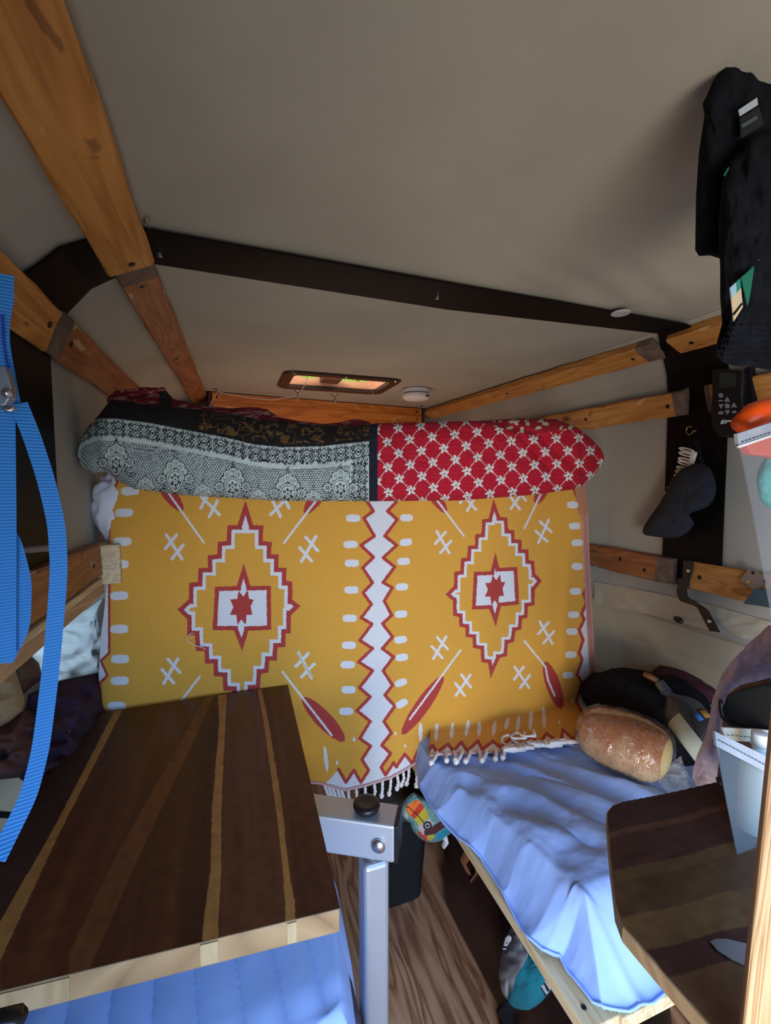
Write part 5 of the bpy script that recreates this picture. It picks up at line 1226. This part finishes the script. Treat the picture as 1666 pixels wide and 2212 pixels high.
for k in range(11):
    c = bkd[int(k*3.6)]; tn = bkd[min(39, int(k*3.6)+1)]-c; tn /= np.linalg.norm(tn); nrm_ = np.array([-tn[1], tn[0]]); nrm_ = nrm_ if nrm_[0] < 0 else -nrm_
    s_ = 33-k*1.6
    lp_ = [c+nrm_*s_*(.5-.5*math.cos(a))+tn*3.0*math.sin(a) for a in np.linspace(0, 2*math.pi, 18, endpoint=False)]
    MB().tube([onX(x, y, 1.096) for x, y in lp_], .0022, 6, closed=True).build('tooth', crm, cmb, smooth=True)
# bent black strap bracket
br = thing('strap_bracket', tuple(onX(1485, 1280, 1.12)), 'bent black metal strap screwed to the lower right batten and the ledge below', 'bracket')
def ribbon(pl, pr, thk, name, m, par):
    n_ = len(pl); vs = []; 
    for a, b in zip(pl, pr): vs += [a, b, b+[-thk, 0, 0], a+[-thk, 0, 0]]
    f_ = [(4*i+k, 4*i+(k+1) % 4, 4*i+4+(k+1) % 4, 4*i+4+k) for i in range(n_-1) for k in range(4)]+[(3, 2, 1, 0), tuple(4*(n_-1)+k for k in range(4))]
    return mesh(name, vs, f_, m, par)
Lp_ = [(1478, 1210, 1.106), (1476, 1250, 1.106), (1466, 1260, 1.105), (1463, 1280, 1.105), (1470, 1298, 1.104), (1500, 1308, 1.104), (1508, 1312, 1.106), (1525, 1345, 1.112), (1535, 1363, 1.114)]
Rp_ = [(1499, 1213, 1.106), (1497, 1235, 1.106), (1489, 1252, 1.105), (1484, 1272, 1.105), (1487, 1290, 1.104), (1518, 1308, 1.104), (1531, 1318, 1.106), (1545, 1345, 1.112), (1557, 1366, 1.114)]
def dens(P_): P_ = np.array(P_); t_ = np.linspace(0, len(P_)-1, 40); return [onX(*[np.interp(t_[i], range(len(P_)), P_[:, k]) for k in range(3)]) for i in range(40)]
ribbon(dens(Lp_), dens(Rp_), .0025, 'metal_strap', M['blackpl'], br)
for x, y, xx in ((1487, 1233, 1.1035), (1533, 1342, 1.109)): MB().lathe(onX(x, y, xx), (-1, 0, 0), [(0, .005), (.002, .004), (.0025, .001)], 16).build('screw', M['steel'], br)
# steel corner plate and slate plate
cpn = thing('corner_plate', tuple(onX(1625, 1250, 1.10)), 'square steel plate set on its corner on the lower right batten', 'metal plate')
MB().prism([onX(x, y, 1.107) for x, y in ((1624, 1224), (1658, 1253), (1636, 1279), (1601, 1252))], (-.003, 0, 0)).build('plate', mat('dull_steel', (140, 136, 132), rough=.45, metal=.7), cpn)
for x, y, m_ in ((1627, 1237, M['darkhole']), (1653, 1256, M['darkhole']), (1617, 1257, mat('brass2', (190, 160, 90), rough=.3, metal=1))): MB().lathe(onX(x, y, 1.1045), (-1, 0, 0), [(0, .004), (.001, .0035)], 14).build('screw', m_, cpn)
tag(MB().prism([onX(x, y, 1.088) for x, y in ((1638, 1270), (1660, 1273), (1720, 1290), (1720, 1322), (1650, 1308), (1613, 1303))], (-.012, 0, 0)).build('slate_plate', mat('dark_green_grey', (62, 84, 88), rough=.5), bevel=.001), 'dark green-grey flat piece jutting out below the steel corner plate', 'plate')
# translucent liner sheet below the batten
n1, n2 = 120, 24
sx = np.linspace(1284, 1700, n1)[:, None]; tv = np.linspace(0, 1, n2)[None, :]
y0_ = np.interp(sx, [1284, 1400, 1500, 1620, 1700], [1256, 1278, 1298, 1330, 1352]); y1_ = np.interp(sx, [1284, 1400, 1470, 1560, 1640, 1700], [1303, 1327, 1345, 1368, 1388, 1402])
yy_ = y0_+(y1_-y0_)*tv
xx_ = 1.130-.006*np.sin(tv*math.pi)*(.6+.4*np.sin(sx/40))-(fbm(sx/40, yy_/16, 3)-.45)*.010
tag(mesh('liner_sheet', onX(sx+0*tv, yy_, xx_).reshape(-1, 3), gridfaces(n1, n2), mat('waxed_cloth', (176, 166, 140), (188, 180, 154), rough=.3, scale=(5, 5, 5)), smooth=True), 'wrinkled waxed liner strip along the right wall under the lower batten', 'liner')
eb = thing('eyelet', tuple(onX(1466, 1340, 1.12)), 'small black oval eyelet on the waxed liner near the black metal strap', 'eyelet')
MB().tube([onX(1466+9*math.cos(a)+2*math.sin(a), 1339+6*math.sin(a)+2*math.cos(a), 1.112) for a in np.linspace(0, 2*math.pi, 24, endpoint=False)], .0022, 8, closed=True).build('rim', M['blackpl'], eb, smooth=True)
MB().prism([onX(1466+7*math.cos(a), 1339+5*math.sin(a), 1.114) for a in np.linspace(0, 2*math.pi, 16, endpoint=False)], (-.001, 0, 0)).build('hole', M['darkhole'], eb)

# ------------------------------------------------------------------ black knitwear at the upper right
kw = thing('hanging_knitwear', tuple(onY(1600, 450, .30)), 'black knitted winter wear with sewn labels and ribbed cuffs hanging at the upper right', 'knitwear')
knit = mat('black_knit', (14, 16, 21), (23, 25, 32), rough=1, scale=(50, 50, 50), bump=.5, bscale=400, bdist=.001, spec=.15)
def pufY(name, outline, Yp_, dep, m, par, cc, pw=3, seed=1, am=.35, rib=0):
    o_ = np.array(outline, float); n_ = len(o_); dense = np.vstack([o_+(np.roll(o_, -1, 0)-o_)*f_ for f_ in (0, .2, .4, .6, .8)]).reshape(5, n_, 2).transpose(1, 0, 2).reshape(-1, 2)
    K = len(dense); rh_ = np.linspace(.01, 1, 40)[:, None]
    X1 = cc[0]+rh_*(dense[:, 0]-cc[0])[None]; Y1_ = cc[1]+rh_*(dense[:, 1]-cc[1])[None]
    pf = np.sqrt(np.clip(1-rh_**pw, 0, 1))*dep+(fbm(X1/22, Y1_/40, seed)-.45)*dep*am
    if rib: pf = pf+.0030*np.sin(Y1_/rib*2*math.pi)*(Y1_ > 690)
    vs = np.concatenate([onY(X1, Y1_, Yp_-pf).reshape(-1, 3), onY(X1, Y1_, Yp_+.003+pf*.6).reshape(-1, 3)])
    f_ = gridfaces(40, K, True); f_ = np.vstack([f_, f_[:, ::-1]+40*K])
    return mesh(name, vs, f_, m, par, smooth=True)
back_ = [(1568, 140), (1595, 131), (1622, 140), (1640, 165), (1680, 170), (1720, 180), (1720, 700), (1640, 560), (1560, 560), (1535, 552), (1510, 553), (1502, 540), (1504, 420), (1510, 330), (1516, 290), (1522, 250), (1518, 225), (1530, 200), (1540, 175)]
pufY('hood', back_, .315, .020, knit, kw, (1610, 380), seed=3, am=.5)
front = [(1600, 330), (1620, 300), (1660, 285), (1720, 280), (1720, 812), (1666, 800), (1620, 792), (1585, 790), (1560, 782), (1545, 765), (1550, 735), (1560, 700), (1556, 640), (1556, 580), (1552, 480), (1560, 400), (1578, 350)]
pufY('ribbed_sleeve', front, .285, .024, knit, kw, (1640, 560), seed=7, am=.4, rib=13)
def kl(P_, m, nm, yy=.262): MB().prism([onY(x, y, yy) for x, y in P_], (0, -.0008, 0)).build(nm, m, kw)
kt = onY(1640, 170, .318); MB().tube([kt-[0, 0, .01], [kt[0], kt[1], CZ-.001]], .004, 8).build('hanging_loop', knit, kw, smooth=True)
lw = mat('label_white', (176, 186, 196), rough=.8)
kl([(1595, 238), (1634, 212), (1636, 228), (1598, 252)], lw, 'sewn_label', .287)
kl([(1598, 256), (1638, 232), (1650, 270), (1600, 300)], mat('label_black', (22, 24, 28), rough=.8), 'sewn_label', .288)
kl([(1600, 271), (1634, 250), (1635, 258), (1606, 276)], mat('label_grey', (70, 84, 84), rough=.8), 'sewn_label', .287)
kl([(1563, 378), (1572, 362), (1575, 368), (1566, 382)], mat('label_green', (30, 120, 84), rough=.8), 'sewn_label', .278)
kl([(1600, 600), (1628, 575), (1620, 630), (1614, 660)], mat('label_teal', (20, 110, 84), rough=.8), 'folded_leaflet', .257)
lf_ = thing('printed_leaflet', tuple(onY(1592, 655, .252)), 'slim printed leaflet in teal, pale blue and cream tucked into the black knitwear', 'leaflet')
def lfp(P_, m, nm, yy=.252): MB().prism([onY(x, y, yy) for x, y in P_], (0, -.0008, 0)).build(nm, m, lf_)
lfp([(1576, 622), (1597, 602), (1603, 664), (1584, 694)], mat('leaf_cream', (206, 184, 148), rough=.7), 'leaflet_sheet')
lfp([(1576, 622), (1588, 611), (1590, 632), (1579, 645)], mat('leaf_blue', (150, 190, 205), rough=.7), 'printed_panel', .2508)
lfp([(1588, 611), (1597, 602), (1599, 622), (1590, 634)], mat('leaf_teal', (30, 130, 110), rough=.7), 'printed_panel', .2508)
lfp([(1584, 678), (1602, 655), (1602.5, 658), (1584.5, 682)], M['mattblack'], 'printed_line', .2508)

# ------------------------------------------------------------------ blue straps at the left
def webbing(path, w_, label, par, name='webbing', side=(1, 0, 0), th_=.0016, sub=8):
    P_ = np.array(path, float); n_ = len(P_); t_ = np.linspace(0, n_-1, n_*sub)
    P_ = np.column_stack([np.interp(t_, range(n_), P_[:, k]) for k in range(P_.shape[1])])
    for _ in range(6): P_[1:-1] = .25*P_[:-2]+.5*P_[1:-1]+.25*P_[2:]
    wv_ = P_[:, 3] if P_.shape[1] > 3 else np.full(len(P_), w_); P_ = P_[:, :3]
    T = np.gradient(P_, axis=0); T /= np.linalg.norm(T, axis=1)[:, None]; V_ = P_-CAMP
    S_ = np.cross(T, V_); S_ /= np.linalg.norm(S_, axis=1)[:, None]; N_ = np.cross(S_, T)
    vs = []
    for i in range(len(P_)): a, b = P_[i]-S_[i]*wv_[i]/2, P_[i]+S_[i]*wv_[i]/2; vs += [a-N_[i]*th_/2, b-N_[i]*th_/2, b+N_[i]*th_/2, a+N_[i]*th_/2]
    f_ = [(4*i+k, 4*i+(k+1) % 4, 4*i+4+(k+1) % 4, 4*i+4+k) for i in range(len(P_)-1) for k in range(4)]+[(3, 2, 1, 0), tuple(4*(len(P_)-1)+k for k in range(4))]
    return mesh(name, vs, f_, M['web'], par)
m = bpy.data.materials.new('ribbed_blue_webbing'); m.use_nodes = True; nt = m.node_tree; N = nt.nodes; L = nt.links; p = N['Principled BSDF']; p.inputs['Roughness'].default_value = .7
tc = N.new('ShaderNodeTexCoord'); wv = N.new('ShaderNodeTexWave'); wv.wave_type = 'BANDS'; wv.bands_direction = 'Z'; wv.inputs['Scale'].default_value = 120; wv.inputs['Distortion'].default_value = .3
cr = N.new('ShaderNodeValToRGB'); cr.color_ramp.elements[0].color = (*lin((30, 112, 188)), 1); cr.color_ramp.elements[1].color = (*lin((52, 140, 214)), 1)
b = N.new('ShaderNodeBump'); b.inputs['Strength'].default_value = .5; b.inputs['Distance'].default_value = .001
L.new(tc.outputs['Object'], wv.inputs[0]); L.new(wv.outputs[0], cr.inputs[0]); L.new(cr.outputs[0], p.inputs[0]); L.new(wv.outputs[0], b.inputs['Height']); L.new(b.outputs[0], p.inputs['Normal'])
M['web'] = m
bs_ = thing('blue_strap', tuple(onY(10, 1000, .42)), 'bright blue ribbed lashing strap with metal cam buckle hanging at the left edge', 'lashing strap')
webbing([(*onY(-22, 880, .425), .030), (*onY(-18, 1150, .425), .030), (*onY(-18, 1425, .425), .030)], .030, '', bs_)
webbing([(*onY(-8, 1120, .434), .012), (*onY(8, 1170, .434), .022), (*onY(20, 1260, .434), .029), (*onY(18, 1360, .434), .028), (*onY(4, 1432, .434), .014)], .03, '', bs_)
webbing([(*onY(-10, 590, .432), .022), (*onY(-2, 640, .432), .018), (*onY(0, 690, .432), .012), (*onY(6, 740, .43), .008), (*onY(8, 880, .43), .022)], .02, '', bs_)
webbing([onY(x, y, d) for x, y, d in ((40, 872, .43), (68, 940, .43), (98, 1030, .43), (122, 1130, .43), (128, 1230, .43), (118, 1360, .43), (106, 1480, .425), (88, 1620, .42), (62, 1720, .41), (22, 1800, .40), (-8, 1860, .39))], .0118, '', bs_, 'loose_end')
bkz = onY(25, 845, .418)
bp_ = [(8, 806), (14, 796), (22, 796), (30, 815), (38, 842), (37, 862), (30, 872), (26, 880), (12, 882), (8, 870)]
MB().prism([onY(x, y, .418) for x, y in bp_], (0, -.010, 0)).build('cam_buckle', mat('cast_zinc', (136, 144, 152), rough=.4, metal=.6), bs_, bevel=.002)
MB().lathe(onY(17, 850, .407), (0, -1, 0), [(0, .0036), (.002, .0034), (.004, .0005)], 16).build('rivet', M['steel'], bs_, smooth=True)
MB().tube([onY(x, y, .41) for x, y in ((10, 880), (14, 886), (24, 886), (30, 878))], .0018, 8).build('buckle_wire', M['steel'], bs_, smooth=True)
thb = MB(); thb.tube([onY(x, y, .428) for x, y in ((4, 680), (8, 740), (14, 780), (19, 795))], .0008, 6); thb.build('blue_thread', mat('blue_thread', (30, 60, 170), rough=.8), bs_)
# grey dowel
tag(MB().tube([onY(18, 1191, .47), onY(60, 1188, .50), onY(116, 1183, .54), onY(121, 1186, .545)], [.0022, .0032, .0034, .002], 12).build('grey_peg', mat('grey_stick', (120, 116, 118), rough=.5), smooth=True), 'thin grey rod sticking out horizontally between the two blue straps', 'rod')

# ------------------------------------------------------------------ clothes in the left niche
M['greyshirt'] = mat('grey_cotton', (150, 158, 160), (170, 178, 180), rough=.95, scale=(8, 8, 8), bump=.4, bscale=200)
def pile(name, outline, plane, f_, dep, m, label, cat, cc, seed, am=1.0, grp=None):
    o_ = np.array(outline, float); n_ = len(o_); K = 6
    dense = np.vstack([o_+(np.roll(o_, -1, 0)-o_)*q for q in np.arange(K)/K]).reshape(K, n_, 2).transpose(1, 0, 2).reshape(-1, 2)
    rh_ = np.linspace(.01, 1, 44)[:, None]; X1 = cc[0]+rh_*(dense[:, 0]-cc[0])[None]; Y1_ = cc[1]+rh_*(dense[:, 1]-cc[1])[None]
    pf = np.sqrt(np.clip(1-rh_**3, 0, 1))*dep+(np.abs(fbm(X1/60, Y1_/34, seed, 2)-.38)*-2.2+.25)*dep*am*(1-rh_**6)
    pl = np.asarray(plane(X1, Y1_))
    d = lambda o: onX(X1, Y1_, pl+o) if f_ == 'X' else onY(X1, Y1_, pl-o)
    vs = np.concatenate([d(pf).reshape(-1, 3), d(-.01-pf*.2).reshape(-1, 3)]); F_ = gridfaces(44, dense.shape[0], True); F_ = np.vstack([F_, F_[:, ::-1]+44*dense.shape[0]])
    return tag(mesh(name, vs, F_, m, smooth=True), label, cat, grp)
pile('grey_shirt', [(225, 1290), (190, 1315), (150, 1335), (120, 1352), (80, 1385), (66, 1415), (84, 1432), (92, 1460), (92, 1478), (130, 1474), (180, 1462), (228, 1452), (240, 1380)], lambda x, y: np.interp(x, [60, 230], [-.62, -.38])*1.0, 'X', .02, M['greyshirt'], 'crumpled grey shirt lit from the side window in the left niche', 'shirt', (160, 1410), 4)
pile('dark_cloth', [(130, 1470), (225, 1450), (240, 1520), (240, 1600), (180, 1700), (120, 1740), (40, 1680), (50, 1560), (60, 1500)], lambda x, y: np.interp(x, [0, 240], [-.37, -.30]), 'X', .03, mat('aubergine_cloth', (46, 26, 44), (58, 34, 54), rough=.95, scale=(9, 9, 9), bump=.3), 'dark aubergine cloth heaped beside the dark table under the grey shirt', 'cloth', (150, 1580), 14)
pile('brown_garment', [(30, 1440), (50, 1418), (72, 1424), (86, 1450), (94, 1466), (70, 1482), (52, 1500), (36, 1480)], lambda x, y: -.40+0*x, 'X', .02, mat('brown_cloth', (112, 88, 74), (126, 100, 84), rough=.95, scale=(9, 9, 9), bump=.3), 'folded brown garment between the beige cloth and the grey shirt', 'garment', (62, 1455), 24)
pile('beige_cloth', [(-80, 1440), (-10, 1432), (14, 1432), (34, 1450), (44, 1480), (53, 1510), (50, 1535), (20, 1560), (-10, 1575), (-80, 1600)], lambda x, y: -.34+0*x, 'X', .02, mat('beige_cloth', (160, 150, 120), (174, 164, 134), rough=.95, scale=(9, 9, 9), bump=.3), 'beige cloth bag at the left edge below the blue strap', 'cloth bag', (0, 1500), 34, .5)
pile('mauve_garment', [(-60, 1590), (10, 1560), (50, 1530), (80, 1522), (100, 1540), (96, 1600), (80, 1660), (40, 1680), (-60, 1690)], lambda x, y: -.355+0*x, 'X', .03, mat('mauve_cloth', (84, 56, 54), (98, 66, 62), rough=.95, scale=(9, 9, 9), bump=.3), 'dull mauve garment bundled at the left edge under the beige cloth', 'garment', (40, 1610), 44)
tag(MB().box((-.400, .74, .502), (.10, 1.1, .030)).build('grey_mat', mat('grey_felt', (108, 108, 116), rough=.95, bump=.3, bscale=300), bevel=.004), 'flat grey mat lying on the bench left of the dark table', 'mat')
q_ = onX(10, 1762, -.33)
tag(MB().tube([onX(-40, 1756, -.33), onX(10, 1760, -.33), onX(40, 1766, -.325)], [.008, .008, .003], 10, (1, .5)).build('plastic_peg', M['blackpl'], smooth=True), 'small black plastic tip at the left edge above the grey mat', 'peg')
hc = [onY(x, y, .40) for x, y in ((-30, 2200), (10, 2196), (38, 2192), (46, 2200), (36, 2214), (10, 2226))]
tag(MB().tube(hc, [.005, .007, .008, .008, .006, .005], 12, (1, .5)).build('black_buckle_strap', M['blackpl'], smooth=True), 'curled black plastic loop under the front edge of the dark table', 'loop')
